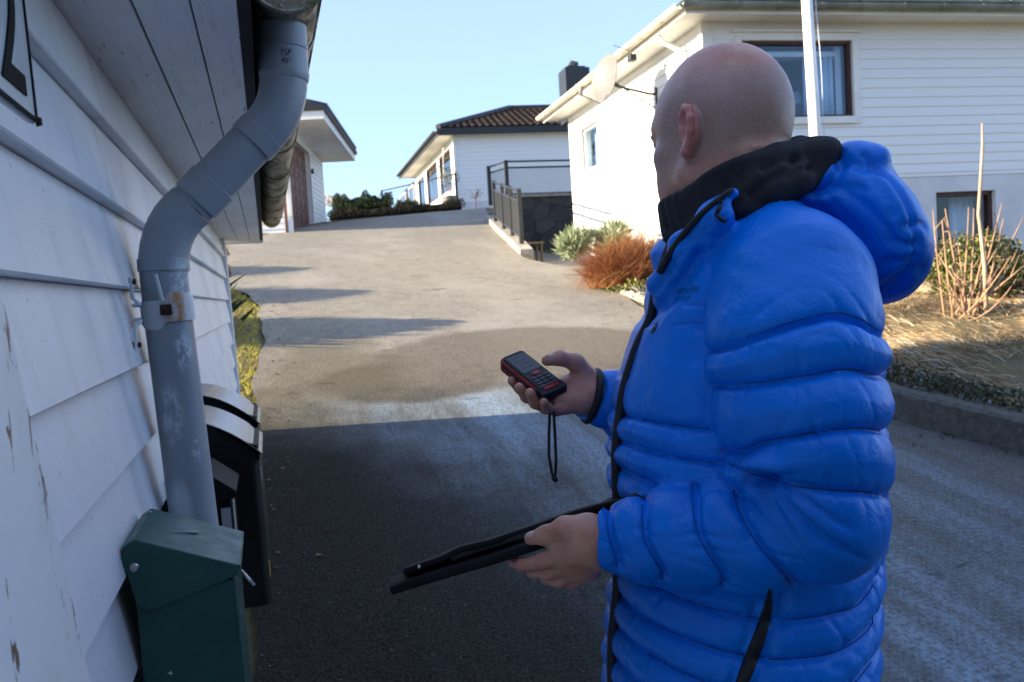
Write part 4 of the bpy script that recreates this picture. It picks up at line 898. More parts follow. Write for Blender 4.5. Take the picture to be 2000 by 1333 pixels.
# rusty shrub: a mass of thin twigs
b = at(1232, 560, 10.6); b[2] = float(ground_z(b[0], b[1]))
def twigmass(name, label, b, spread, h, n, m, wdt, lean=(0, 0), cat='shrub', sag=.12, tw=.4):
    rt = thing(name, label, cat, tuple(b))
    B = b+RS.normal(size=(n, 3))*np.array((spread[0]*.35, spread[1]*.35, 0)); a = RS.rand(n)*2*math.pi; rr = np.sqrt(RS.rand(n))
    ht = h*(.35+.65*RS.rand(n))*np.sqrt(np.clip(1-.75*rr**2, 0, 1))*(.74+.30*np.sin(a*3+rr*4)*np.sin(a*1.7+2)+.12*np.sin(a*9))
    T = np.stack([b[0]+lean[0]+spread[0]*rr*np.cos(a), b[1]+lean[1]+spread[1]*rr*np.sin(a), b[2]+ht], 1)
    B2 = B+(T-B)*RS.uniform(0, .75, (n, 1)); T2 = T+RS.normal(size=(n, 3))*np.array((tw, tw, tw*.6))*.22
    blades('twigs', np.concatenate([B[:n//5], B2]), np.concatenate([T[:n//5], T2]), wdt, m, rt, sag=sag*.3, segs=3); return rt
twigmass('rusty_shrub', 'rusty orange twiggy shrub at the foot of the sunlit wall', b, (.66, .5), .82, 9000, MAT['rusty'], .0055, tw=.55)
b2 = at(1290, 560, 10.0); b2[2] = float(ground_z(b2[0], b2[1]))
P, N_ = ellip(500, b2+np.array((-.1, -.2, .08)), (.65, .35, .12), .6, -.2); tag(leaves('ground_cover', P, .05, MAT['box'], N=N_), 'yellow green creeper under the rusty shrub', 'plant', kind='stuff')
c = at(1165, 470, 13.2); b = np.array((c[0], c[1], float(ground_z(c[0], c[1]))))
rt = thing('juniper', 'grey green spreading shrub against the house corner', 'shrub', tuple(b))
for i in range(9):
    cc = c+np.array((RS.uniform(-.42, .42), RS.uniform(-.3, .3), RS.uniform(-.16, .12))); P, N_ = ellip(420, cc, (.22, .22, .16), .5, -1)
    blades('spray', P, P+N_*.09+np.array((0, 0, .04))+RS.normal(size=P.shape)*.02, .030, MAT['sage'], rt, segs=2)
# hedges at the crest
def hedge(name, label, P0, P1, wd, hgt, n, m, size, cat='hedge', z0=0):
    P0, P1 = np.array(P0, float), np.array(P1, float); rt = thing(name, label, cat, tuple((P0+P1)/2-np.array((0, 0, .1))))
    t = RS.rand(n); base = P0+(P1-P0)*t[:, None]; a = RS.rand(n)*math.pi; hh = hgt*(.8+.25*np.sin(t*14)+.12*np.sin(t*37))
    d = np.stack([np.zeros(n), np.cos(a)*wd, np.sin(a)*hh], 1); leaves('foliage', base+d*(.75+.3*RS.rand(n))[:, None], size*(.6+.8*RS.rand(n)), m, rt, N=d/np.linalg.norm(d, axis=1)[:, None], spread=.8)
    mb = MB(); mb.tube([P0+(P1-P0)*q for q in np.linspace(0.02, .98, 12)], [min(wd, hgt)*.72*(.9+.1*math.sin(i*2)) for i in range(12)], 10); mb.build('core', m, rt)
    return rt
h0 = at(652, 412, 30.5); h1 = at(765, 405, 30.5); hedge('evergreen_hedge', 'dark evergreen hedge on the crest of the drive', h0, h1, .7, .55, 5200, MAT['hedge'], .065)
h0 = at(775, 408, 31); h1 = at(815, 405, 31); hedge('evergreen_hedge', 'lower olive hedge left of the terrace railing', h0, h1, .4, .30, 700, MAT['box'], .08)
h0 = at(640, 432, 27.5); h1 = at(905, 407, 28.4); hedge('thorn_hedge', 'low brown hedge bordering the crest of the drive', h0, h1, .35, .34, 5200, MAT['brownleaf'], .055)
c = at(650, 398, 32); mb = MB(); P, N_ = ellip(500, c, (.7, .5, .35), .6, -.3); tag(leaves('dry_shrub', P, .09, MAT['straw'], N=N_), 'straw coloured dry shrub behind the crest hedge', 'shrub')
# added dense hedge, unseen behind the viewpoint, to shut off the low sky there
for X0, X1, Y0, hh in ((-7, 9.5, -5.2, 6.0),):
    z = float(ground_z(1, Y0)); rt = thing('sky_block_hedge', 'unseen tall dark hedge added behind the viewpoint to block low sky', 'hedge', ((X0+X1)/2, Y0, z))
    mb = MB(); mb.box(WF, (X0, X1), (Y0-.7, Y0+.5), (z-.3, z+hh)); mb.build('core', MAT['hedge'], rt, bevel=.2)
    n = 9000; P = np.stack([RS.uniform(X0, X1, n), Y0+.5+.18*RS.rand(n), z+RS.rand(n)*hh], 1); leaves('foliage', P, .12, MAT['hedge'], rt, N=np.tile((0, 1., .3), (n, 1)), spread=.8)
# shrubs beside the shed: they throw the shadows on the drive
def conifer(X, Y, h, r, label):
    z = float(ground_z(X, Y)); rt = thing('conifer', label, 'tree', (X, Y, z), 'small conifers behind the shed')
    mb = MB(); mb.tube([(X, Y, z-.1), (X, Y, z+h*.97)], [.05, .01], 8); mb.build('trunk', MAT['twig'], rt)
    n = int(5200*h); t = RS.rand(n)**.8; a = RS.rand(n)*2*math.pi; rr = r*(1-t)**.8*(.45+.65*RS.rand(n)*(1+.55*np.sin(a*5+t*40)))
    P = np.stack([X+rr*np.cos(a), Y+rr*np.sin(a), z+.06+t*h], 1); d = np.stack([np.cos(a), np.sin(a), .5+.5*RS.rand(n)], 1)*(.6+1.5*RS.rand(n)[:, None]**3)
    blades('crown', P, P+d*.16*(1.1-t[:, None]), .05, MAT['needle'], rt, segs=2)
conifer(-1.1, 8.85, .74, .66, 'feathery conifer hidden nearest the shed'); conifer(-1.2, 11.2, .60, .55, 'second small conifer hidden behind the shed'); conifer(-1.5, 13.9, .52, .5, 'low conifer hidden far behind the shed')
# grass at the edge of the drive
n = 5200; Y_ = RS.uniform(5.3, 12.2, n); X_ = xl(Y_)-RS.rand(n)**1.4*.95+.02+.03*RS.normal(size=n); Z_ = ground_z(X_, Y_)
B = np.stack([X_, Y_, Z_], 1); T = B+np.stack([RS.normal(size=n)*.03, RS.normal(size=n)*.03, .015+.035*RS.rand(n)], 1)
tag(blades('lawn_grass', B, T, .007, MAT['grass'], segs=2, base=(0, 0, 0)), 'yellow green grass strip along the left edge of the drive', 'grass', kind='stuff')
# dry grass and frosted ivy on the bank
n = 42000; Y_ = RS.uniform(2.2, 8.4, n); t_ = .25+RS.rand(n)**.8*3.4; X_ = xr(Y_)+t_; Z_ = ground_z(X_, Y_)
ok = RS.rand(n) < np.clip(.35+.9*np.sin(X_*2.1+Y_*1.7)*np.sin(Y_*2.9-X_)+.45, .15, 1); X_, Y_, Z_ = X_[ok], Y_[ok], Z_[ok]; n = len(X_)
B = np.stack([X_, Y_, Z_], 1); a = 2.6+.9*np.sin(X_*2.7)+.8*np.sin(Y_*3.1)+RS.normal(size=n)*.5; L = .07+.12*RS.rand(n)
T = B+np.stack([np.cos(a)*L, np.sin(a)*L, .015+.055*RS.rand(n)], 1)
tag(blades('dry_grass', B, T, .006, MAT['straw'], segs=3, sag=.10, base=(0, 0, 0)), 'matted straw coloured dry grass on the bank', 'grass', kind='stuff')
n = 17000; Y_ = RS.uniform(1.5, 7.6, n); t_ = -.02+np.abs(RS.normal(size=n))*.26+.06*np.sin(Y_*3)+.05*np.sin(Y_*7.7); X_ = xr(Y_)+t_; Z_ = ground_z(X_, Y_)+.02+.09*RS.rand(n)*np.exp(-((t_-.2)/.3)**2)-.11*RS.rand(n)*(t_ < .03)
tag(leaves('ivy', np.stack([X_, Y_, Z_], 1), .023*(.6+.7*RS.rand(n)), MAT['ivy'], N=np.tile((-.3, -.3, .8), (n, 1)), spread=.7, asp=.8, base=(0, 0, 0)), 'dark frosted ivy hanging over the kerb of the bank', 'ground cover', kind='stuff')

# fallen leaves and grit along the edges
n = 150; Y_ = RS.uniform(3.5, 11, n); X_ = np.where(RS.rand(n) < .6, xl(Y_)+np.abs(RS.normal(size=n))*.16+.03, xr(Y_)-np.abs(RS.normal(size=n))*.22-.04)
MAT['litter'] = leafmat('fallen leaves', [(0, (.06, .03, .015)), (.6, (.16, .085, .035)), (1, (.30, .20, .08))], .8, .1)
tag(leaves('leaf_litter', np.stack([X_, Y_, gz(X_, Y_)+.012], 1), .035*(.5+.8*RS.rand(n)), MAT['litter'], N=np.tile((0, 0, 1.), (n, 1)), spread=.35, asp=.7, base=(0, 0, 0)), 'brown fallen leaves scattered along the edges of the drive', 'leaves', kind='stuff')
# ------------------------------------------------------------------ the man: signed distance shapes turned into meshes
def cv(px, py, d): return np.array(((px-PCX)/FOC*d, -(py-PCY)/FOC*d, d))      # his own axes: right, up, away
def to_world(V): return EYE + V[:, :1]*CR + V[:, 1:2]*CU + V[:, 2:3]*CF
def smin(a, b, k):
    h = np.clip(.5+.5*(b-a)/k, 0, 1); return b+(a-b)*h-k*h*(1-h)
def smax(a, b, k): return -smin(-a, -b, k)
class Prim:
    def __init__(s, f, c, r, k=.01, op='u'): s.f, s.c, s.r, s.k, s.op = f, np.array(c, float), r, k, op
def rc(a, b, ra, rb, k=.01, op='u'):
    a, b = np.array(a, float), np.array(b, float); ab_ = b-a; L2 = ab_@ab_+1e-12
    def f(P):
        t = np.clip(((P-a)@ab_)/L2, 0, 1); return np.linalg.norm(P-a-t[:, None]*ab_, axis=1)-(ra+(rb-ra)*t)
    return Prim(f, (a+b)/2, np.sqrt(L2)/2+max(ra, rb), k, op)
def el(c, r, k=.01, op='u', R=None):
    c = np.array(c, float); r = np.array(r, float); R = np.eye(3) if R is None else np.array(R)   # rows of R: own axes
    def f(P):
        q = (P-c)@R.T; k0 = np.linalg.norm(q/r, axis=1); k1 = np.linalg.norm(q/(r*r), axis=1); return np.where(k1 > 1e-9, k0*(k0-1)/(k1+1e-9), -r.min())
    return Prim(f, c, r.max(), k, op)
def chain(pts, rad, k=.008, op='u'): return [rc(pts[i], pts[i+1], rad[i], rad[i+1], k, op) for i in range(len(pts)-1)]
def field(prims):
    def f(P):
        lo, hi = P.min(0), P.max(0); c = (lo+hi)/2; hr = np.linalg.norm(hi-lo)/2; d = None
        for p in prims:
            if np.linalg.norm(p.c-c) - p.r - hr > .06: continue
            v = p.f(P)
            if d is None: d = v if p.op == 'u' else np.full(len(P), .08)
            elif p.op == 'u': d = smin(d, v, p.k)
            else: d = smax(d, -v, p.k)
        return np.full(len(P), .06) if d is None else d
    return f
def surface(f, lo, hi, h, B=8):
    "surface nets over the blocks that the surface crosses"
    lo = np.array(lo, float); n = np.ceil((np.array(hi)-lo)/(h*B)).astype(int); bs = h*B
    bi = np.stack(np.meshgrid(*[np.arange(q) for q in n], indexing='ij'), -1).reshape(-1, 3)
    keep = []; sup = {}
    for b in bi: sup.setdefault(tuple(b//4), []).append(b)
    l = np.stack(np.meshgrid(*[np.arange(B+1)]*3, indexing='ij'), -1).reshape(-1, 3)
    cells = np.stack(np.meshgrid(*[np.arange(B)]*3, indexing='ij'), -1).reshape(-1, 3)
    N1 = n*B+1; key = lambda I: (I[..., 0]*N1[1]+I[..., 1])*N1[2]+I[..., 2]
    off = np.array([(i, j, k) for i in (0, 1) for j in (0, 1) for k in (0, 1)])
    E12 = [(0, 4), (1, 5), (2, 6), (3, 7), (0, 2), (1, 3), (4, 6), (5, 7), (0, 1), (2, 3), (4, 5), (6, 7)]
    CK, CV, EK, ES, EA = [], [], [], [], []
    for k_, bl in sup.items():
        bl = np.array(bl); d = f(lo+(bl+.5)*bs); bl = bl[np.abs(d) < bs*1.35]
        if not len(bl): continue
        I = bl[:, None, :]*B+l[None]; D = f((lo+I*h).reshape(-1, 3)).reshape(len(bl), B+1, B+1, B+1)
        cc = np.stack([D[:, i:i+B, j:j+B, k:k+B] for i, j, k in off], -1).reshape(len(bl), -1, 8); s = cc < 0
        act = s.any(-1) & ~s.all(-1); bI, cI = np.nonzero(act)
        if not len(bI): continue
        v8 = cc[bI, cI]; acc = np.zeros((len(bI), 3)); cnt = np.zeros(len(bI))
        for a, b in E12:
            x = (v8[:, a] < 0) != (v8[:, b] < 0); t = np.where(x, v8[:, a]/(v8[:, a]-v8[:, b]+1e-12), 0)
            acc += np.where(x[:, None], off[a]+t[:, None]*(off[b]-off[a]), 0); cnt += x
        g_ = bl[bI]*B+cells[cI]; CK.append(key(g_)); CV.append(lo+(g_+acc/cnt[:, None])*h)
        for ax in range(3):   # edges from the cell's base corner along ax
            e = 4 >> ax; x = (v8[:, 0] < 0) != (v8[:, e] < 0); EK.append(g_[x]); ES.append(v8[x, 0] < 0); EA.append(np.full(x.sum(), ax))
    CK = np.concatenate(CK); CV = np.concatenate(CV); o = np.argsort(CK); CK = CK[o]; CV = CV[o]
    G = np.concatenate(EK); S = np.concatenate(ES); A = np.concatenate(EA); Q = []
    for ax in range(3):
        m_ = A == ax; g_ = G[m_]; u = np.zeros(3, int); v = np.zeros(3, int); u[(ax+1) % 3] = 1; v[(ax+2) % 3] = 1
        K4 = np.stack([key(g_), key(g_-u), key(g_-u-v), key(g_-v)], 1); ix = np.searchsorted(CK, K4); ix = np.clip(ix, 0, len(CK)-1)
        ok = (CK[ix] == K4).all(1); q = ix[ok]; fl = ~S[m_][ok]; q[fl] = q[fl][:, ::-1]; Q.append(q)
    return CV, np.concatenate(Q)
def vnormals(V, F):
    n = np.cross(V[F[:, 2]]-V[F[:, 0]], V[F[:, 3]]-V[F[:, 1]]); N = np.zeros_like(V)
    for i in range(4): np.add.at(N, F[:, i], n)
    return N/(np.linalg.norm(N, axis=1)[:, None]+1e-12)
def relax(V, F, it=2, lam=.5):
    E = np.concatenate([F[:, [0, 1]], F[:, [1, 2]], F[:, [2, 3]], F[:, [3, 0]]]); V = V.copy()
    for _ in range(it):
        S = np.zeros_like(V); c = np.zeros(len(V)); np.add.at(S, E[:, 0], V[E[:, 1]]); np.add.at(S, E[:, 1], V[E[:, 0]]); np.add.at(c, E[:, 0], 1); np.add.at(c, E[:, 1], 1)
        V += lam*(S/np.maximum(c, 1)[:, None]-V)
    return V
_w = RS.normal(size=(28, 3)); _ph = RS.rand(28)*6.28
def wob3(P, scale, stretch=(1, 1, 1), o=0, n=8):
    Q = P/np.array(stretch)*scale; s = 0
    for i in range(n): s = s+np.sin(Q@_w[(i+o) % 28]+_ph[(i+o*3) % 28]+1.3*np.sin(Q@_w[(i+o+9) % 28]*.7))
    return s/n
def ridge(P, scale, stretch=(1, 1, 1), o=0):
    return np.clip(1-np.abs(wob3(P, scale, stretch, o))*5.5, 0, 1)**1.5
def seg_dist(p2, poly):
    "distance of 2-D points to a polyline, and how far along it (0..1)"
    poly = np.array(poly, float); best = np.full(len(p2), 9.); tt = np.zeros(len(p2)); L = np.linalg.norm(np.diff(poly, axis=0), axis=1); tot = L.sum(); acc = 0
    for i in range(len(poly)-1):
        a, b = poly[i], poly[i+1]; ab_ = b-a; t = np.clip(((p2-a)@ab_)/(ab_@ab_+1e-12), 0, 1); d = np.linalg.norm(p2-a-t[:, None]*ab_, axis=1); m_ = d < best
        best[m_] = d[m_]; tt[m_] = ((acc+t*L[i])/tot)[m_]; acc += L[i]
    return best, tt
def curve2(pts, D, n=6):
    "smooth curve through photographed points, laid in his own right/up plane at distance D"
    q = np.array([cv(x, y, D)[:2] for x, y in pts]); out = []
    for i in range(len(q)-1):
        p0, p1, p2, p3 = q[max(i-1, 0)], q[i], q[i+1], q[min(i+2, len(q)-1)]
        for t in np.linspace(0, 1, n, endpoint=False): out.append(.5*((2*p1)+(-p0+p2)*t+(2*p0-5*p1+4*p2-p3)*t*t+(-p0+3*p1-3*p2+p3)*t**3))
    return np.array(out+[q[-1]])
DT, DH, DA = 1.27, 1.23, 1.03          # how far his trunk, head and near arm are from the lens
# --- head and neck, in the head's own axes (forward, left, up)
th = math.radians(54); hf = np.array((-math.cos(th), .02, math.sin(th))); hf /= np.linalg.norm(hf); hup = np.array((0.0, 1, 0)); hl = np.cross(hup, hf); hl /= np.linalg.norm(hl)
if hl[2] > 0: hl = -hl
hup = np.cross(hf, hl); hup = hup if hup[1] > 0 else -hup
HC = cv(1402, 263, DH); HS = .962
def hd(x, y, z): return HC+HS*(x*hf+y*hl+z*hup)
HR = np.array([hf, hl, hup])
def hel(c, r, k=.01, op='u', R=None): return el(hd(*c), np.array(r)*HS, k, op, HR if R is None else R)
def hrc(a, b, ra, rb, k=.01, op='u'): return rc(hd(*a), hd(*b), ra*HS, rb*HS, k, op)
def rotR(ax, ang):
    M_ = np.array(Matrix.Rotation(ang, 3, Vector(ax))); return HR@M_.T
head = [hel((-.008, 0, .036), (.101, .080, .0925)), hel((-.050, 0, .012), (.056, .068, .066), .03), hel((.038, 0, .022), (.060, .066, .066), .02),
        hel((.035, 0, -.05), (.052, .056, .066), .03), hrc((.080, .034, .014), (.088, 0, .012), .013, .014, .02), hrc((.080, -.034, .014), (.088, 0, .012), .013, .014, .02)]
for s in (1, -1):
    head += [hel((.052, s*.046, -.032), (.026, .019, .020), .018), hrc((-.002, s*.057, -.066), (.062, s*.026, -.104), .020, .018, .025), hel((.045, s*.042, -.068), (.026, .020, .03), .02)]
head += [hel((.078, 0, -.108), (.020, .022, .017), .02), hrc((.090, 0, .004), (.108, 0, -.030), .008, .012, .012), hel((.100, .012, -.034), (.010, .007, .008), .006), hel((.100, -.012, -.034), (.010, .007, .008), .006),
         hel((.093, 0, -.062), (.012, .025, .0075), .006), hel((.091, 0, -.074), (.012, .022, .0075), .006), hel((.103, 0, -.0685), (.010, .026, .0018), .004, 's')]
for s in (1, -1):
    head += [hel((.101, s*.033, -.004), (.016, .018, .011), .012, 's'), hel((.083, s*.032, -.004), (.0125, .0125, .0125), .003), hel((.088, s*.033, .004), (.010, .016, .004), .004)]
    # ear: bowl, rim and lobe, standing off the head
    e0 = np.array((-.020, s*.0785, -.010)); o_ = lambda x, y, z: (e0[0]+x*.9, e0[1]+s*y*.95, e0[2]+z*.9)
    rim = [(.016, .004, .010), (.012, .009, .026), (.000, .014, .035), (-.012, .018, .030), (-.0175, .020, .014), (-.015, .018, -.004), (-.008, .013, -.020), (.002, .008, -.031), (.010, .004, -.031)]
    head += [hel(o_(-.002, .006, .004), (.017, .0075, .028), .006)]
    head += [hrc(o_(*rim[i]), o_(*rim[i+1]), (.0042, .0046, .005, .0052, .0052, .0052, .0056, .0068, .0062)[i], (.0042, .0046, .005, .0052, .0052, .0052, .0056, .0068, .0062)[i+1], .004) for i in range(8)]
    head += [hel(o_(.004, .014, .004), (.009, .009, .017), .005, 's'), hrc(o_(.013, .001, -.010), o_(.012, .005, .002), .005, .005, .004)]
head += [hrc((-.028, 0, -.03), (-.050, 0, -.17), .066, .070, .03), hel((-.082, 0, -.046), (.026, .046, .018), .016), hel((-.080, 0, -.080), (.028, .05, .020), .014), hel((-.096, 0, -.0635), (.016, .055, .0030), .006, 's'), hel((-.098, 0, -.045), (.010, .04, .0018), .005, 's'), hel((-.092, 0, -.081), (.014, .055, .0025), .006, 's')]
# --- trunk, limbs (slim, under the clothes)
up_w = np.array((CR[2], CU[2], CF[2])); up_w /= np.linalg.norm(up_w)        # true vertical in his axes
hip = cv(1452, 1450, DT); chest = cv(1470, 720, DT)
fwd = np.array((-1.0, 0, .05)); fwd -= up_w*(fwd@up_w); fwd /= np.linalg.norm(fwd); lat = np.cross(up_w, fwd); lat = lat if lat[2] < 0 else -lat    # his front, his left
nb = hd(-.05, 0, -.17)
body = head + [rc(nb, chest+up_w*.04, .062, .09, .03), rc(chest+up_w*.06, hip, .12, .125, .05)]
shL, elL, wrL = cv(1530, 500, 1.14), cv(1614, 1005, DA), cv(1196, 1056, 1.105)
shR, elR, wrR = cv(1470, 520, 1.46), cv(1400, 880, 1.56), cv(1156, 770, 1.425)
body += [rc(chest+up_w*.05, shL-up_w*.03, .07, .045, .03), rc(chest+up_w*.05, shR-up_w*.03, .07, .045, .03), rc(shL, elL, .05, .042, .02), rc(elL, wrL, .040, .024, .015), rc(shR, elR, .05, .042, .02), rc(elR, wrR, .044, .029, .015)]
gslope = lambda p: None
feet = []
for s in (1, -1):
    hj = hip+lat*s*.09-up_w*.02; ww = to_world(hj[None])[0]
    # knee and ankle straight below, on the sloping drive
    fw = to_world((hj+fwd*(.05*s))[None])[0]; zf = float(gz(fw[0], fw[1]))+.004; L = fw[2]-zf
    an = hj+fwd*(.05*s)-up_w*(L-.085); kn = (hj+an)/2+fwd*.03; toe = an+fwd*.17-up_w*.052; feet.append((hj, kn, an, toe, zf))
    body += [rc(hj, kn, .085, .055, .03), rc(kn, an, .055, .036, .02), rc(an-up_w*.045, toe, .030, .022, .015)]
# --- hands
def finger(pts, r, k=.005): return chain([cv(*p) for p in pts], r, k)
LH = [rc(cv(1205, 1052, 1.108), cv(1145, 1062, 1.10), .021, .030, .012), rc(cv(1150, 1040, 1.095), cv(1098, 1076, 1.105), .023, .017, .014), rc(cv(1160, 1080, 1.11), cv(1120, 1112, 1.125), .026, .016, .014), rc(cv(1110, 1090, 1.11), cv(1150, 1115, 1.13), .017, .016, .012)]
LH += finger([(1102, 1082, 1.106), (1058, 1098, 1.118), (1022, 1104, 1.145), (1004, 1098, 1.168)], [.0125, .0105, .0092, .0078])
LH += finger([(1112, 1102, 1.115), (1072, 1118, 1.135), (1042, 1116, 1.165), (1030, 1104, 1.19)], [.0125, .0105, .009, .0078])
LH += finger([(1126, 1118, 1.125), (1092, 1134, 1.15), (1068, 1128, 1.18), (1058, 1112, 1.205)], [.012, .010, .009, .0075])
LH += finger([(1146, 1122, 1.135), (1118, 1138, 1.165), (1098, 1132, 1.19), (1090, 1118, 1.21)], [.011, .009, .008, .007])
LH += finger([(1150, 1036, 1.093), (1104, 1032, 1.092), (1066, 1046, 1.108), (1036, 1052, 1.122)], [.0175, .0135, .0108, .0085], .010)
RH = [rc(cv(1160, 770, 1.425), cv(1118, 764, 1.42), .030, .027, .012), rc(cv(1135, 785, 1.405), cv(1090, 782, 1.40), .021, .017, .012), rc(cv(1140, 745, 1.43), cv(1100, 762, 1.435), .022, .018, .012)]
RH += finger([(1098, 775, 1.44), (1052, 772, 1.455), (1016, 760, 1.445), (1000, 744, 1.43)], [.012, .010, .009, .0078])
RH += finger([(1096, 786, 1.425), (1056, 788, 1.425), (1028, 776, 1.41), (1014, 757, 1.395)], [.012, .0102, .0092, .008])
RH += finger([(1098, 793, 1.41), (1066, 797, 1.405), (1044, 787, 1.385), (1035, 768, 1.370)], [.0115, .010, .009, .008])
RH += finger([(1108, 798, 1.395), (1086, 802, 1.385), (1068, 797, 1.367), (1062, 786, 1.352)], [.0105, .009, .008, .007])
RH += finger([(1148, 738, 1.42), (1124, 708, 1.41), (1094, 700, 1.398), (1068, 705, 1.388)], [.0175, .0135, .0110, .0088], .010)
body += LH + RH
fb = field(body)
P_all = np.array([p.c for p in body]); R_all = np.array([p.r for p in body])
V, F = surface(fb, (P_all-R_all[:, None]).min(0)-.02, (P_all+R_all[:, None]).max(0)+.02, .0026)
V = relax(V, F, 1, .4)
N = vnormals(V, F)
# skin tones: a shaven scalp, redder ears and hands
hq = (V-HC)/HS; hx, hy_, hz = hq@hf, hq@hl, hq@hup
ishead = (hz > -.14) & (np.linalg.norm(hq, axis=1) < .17)
stub = ishead*np.clip(1.15-sst(.02, .085, hx+.35*(hz-.02)+.014*wob3(V, 40))-.25*wob3(V, 22, o=7), 0, 1)*sst(-.085, -.03, hz+.30*hx)*(1-.8*sst(.070, .118, hz+.25*np.abs(hy_+.02)+.02*wob3(V, 26, o=3)))
ear = ishead*np.clip((np.abs(hy_)-.080)/.010, 0, 1)*(np.abs(hx+.02) < .035)
hand = np.clip(1-np.minimum(np.linalg.norm(V-cv(1100, 1080, 1.12), axis=1), np.linalg.norm(V-cv(1080, 760, 1.41), axis=1))/.13, 0, 1)
V = V+N*(.0006*wob3(V, 90)*ishead)[:, None]
def m_skin():
    t = NT('skin'); a = t.n("ShaderNodeAttribute", attribute_name='rnd'); q = t.n("ShaderNodeSeparateColor"); t.l(a.outputs['Color'], q.inputs[0])
    c = t.mix(t.rng(t.noise(28, 5, .65, kind='Position'), .35, .68), (.70, .365, .24), (.58, .245, .16)); c = t.mix(t.rng(t.noise(9, 3, .6, kind='Position'), .5, .68, 0, .5), c, (.56, .20, .165))
    st = t.mix(t.rng(t.noise(480, 3, .7, kind='Position'), .35, .65), (.28, .19, .16), (.42, .285, .23)); c = t.mix(t.math('MULTIPLY', q.outputs[0], .76), c, st)
    c = t.mix(t.math('MULTIPLY', q.outputs[1], .85), c, (.70, .22, .17)); c = t.mix(t.math('MULTIPLY', q.outputs[2], .35), c, (.42, .15, .11))
    h = t.math('ADD', t.math('ADD', t.noise(300, 3, .6, kind='Position'), t.noise(60, 3, .6, kind='Position')), t.rng(t.math('ABSOLUTE', t.math('SUBTRACT', t.noise(1, 3, .6, (70, 70, 150), 'Position', dist=.6), .5)), 0, .06, 0, .8))
    t.fin(c, t.rng(t.noise(45, 3, kind='Position'), .3, .7, .34, .46), 0, t.bump(h, .22, .0013), .6); t.b.inputs['Subsurface Weight'].default_value = .12; t.b.inputs['Subsurface Radius'].default_value = (.008, .003, .0015); return t.m
MAT['skin'] = m_skin()
Wd = to_world(V)
zfeet = min(f[4] for f in feet); pbase = np.array((to_world(hip[None])[0][0], to_world(hip[None])[0][1], zfeet))
person = newmesh('person', Wd, F, MAT['skin'], smooth=True, base=pbase, attr=np.stack([stub, ear, hand], 1))
tag(person, 'bald person in a blue quilted jacket holding a red measuring device and a black folder', 'person')
def part(name, V, F, m, parent=None, smooth=True, **k): return newmesh(name, V, F, m, person, parent, smooth, **k)

# --- jacket
TY = np.array([425, 470, 560, 640, 730, 800, 880, 960, 1050, 1130, 1200, 1333, 1450, 1560.])
TL = np.array([1385, 1322, 1266, 1238, 1208, 1190, 1182, 1186, 1190, 1188, 1181, 1173, 1178, 1192.])
TR = np.array([1580, 1630, 1668, 1684, 1696, 1700, 1703, 1703, 1699, 1693, 1688, 1682, 1680, 1672.])
TB = np.array([.110, .165, .205, .212, .212, .212, .215, .215, .215, .215, .218, .22, .22, .21])
tu = np.array([cv(0, y, DT)[1] for y in TY]); tl = np.array([cv(x, 0, DT)[0] for x in TL]); tr = np.array([cv(x, 0, DT)[0] for x in TR])
o_ = np.argsort(tu); tu, tl, tr, TB = tu[o_], tl[o_], tr[o_], TB[o_]
def f_torso(P):
    u = np.clip(P[:, 1], tu[0], tu[-1]); l_, r_, b = np.interp(u, tu, tl), np.interp(u, tu, tr), np.interp(u, tu, TB)
    c = (l_+r_)/2; a = (r_-l_)/2; q = np.abs((P[:, 0]-c)/a); w_ = np.abs((P[:, 2]-DT)/b); k = (q**2.4+w_**2.4)**(1/2.4); d = (k-1)*np.minimum(a, b)*.95
    return smax(smax(d, P[:, 1]-tu[-1], .05), tu[0]-P[:, 1], .01)
upA = chain([cv(1500, 462, 1.17), cv(1545, 560, 1.10), cv(1552, 690, 1.065), cv(1570, 840, 1.045), cv(1597, 950, 1.035)], [.058, .094, .106, .098, .080], .03)
upA += [rc(cv(1597, 950, 1.035), cv(1605, 1010, 1.035), .080, .077, .03)]
foA = chain([cv(1600, 1022, 1.035), cv(1480, 1043, 1.062), cv(1380, 1045, 1.082), cv(1280, 1051, 1.095), cv(1205, 1050, 1.105)], [.072, .067, .063, .055, .045], .03)
foA += [rc(cv(1205, 1050, 1.105), cv(1150, 1047, 1.108), .045, .039, .01)]
faA = chain([shR+np.array((.0, -.0, .0)), cv(1430, 700, 1.54), elR, cv(1270, 830, 1.49), cv(1195, 782, 1.437)], [.085, .09, .08, .062, .050], .02)
faA += [rc(cv(1195, 782, 1.437), cv(1120, 768, 1.42), .050, .040, .01)]
colr = [cv(1312, 505, 1.27), cv(1385, 455, 1.17), cv(1428, 392, 1.145), cv(1500, 380, 1.15), cv(1570, 375, 1.22), cv(1575, 372, 1.30), cv(1500, 380, 1.37), cv(1428, 392, 1.38), cv(1360, 480, 1.34), cv(1312, 505, 1.27)]
cprims = chain(colr, [.026, .024, .026, .03, .035, .035, .03, .026, .03, .03], .02)
flap = chain([cv(1430, 384, 1.095), cv(1398, 424, 1.105), cv(1345, 492, 1.14), cv(1305, 560, 1.19)], [.010, .020, .026, .03], .02)
fU, fFo, fFa, fC = field(upA), field(foA), field(faA), field(cprims+flap)
def cutplane(p, q, at_): d = (q-p)/np.linalg.norm(q-p); return lambda P: (P-at_)@d
cutL = cutplane(cv(1300, 1050, 1.09), cv(1166, 1047, 1.108), cv(1167, 1047, 1.107)); cutR = cutplane(cv(1270, 830, 1.49), cv(1140, 770, 1.425), cv(1143, 772, 1.427))
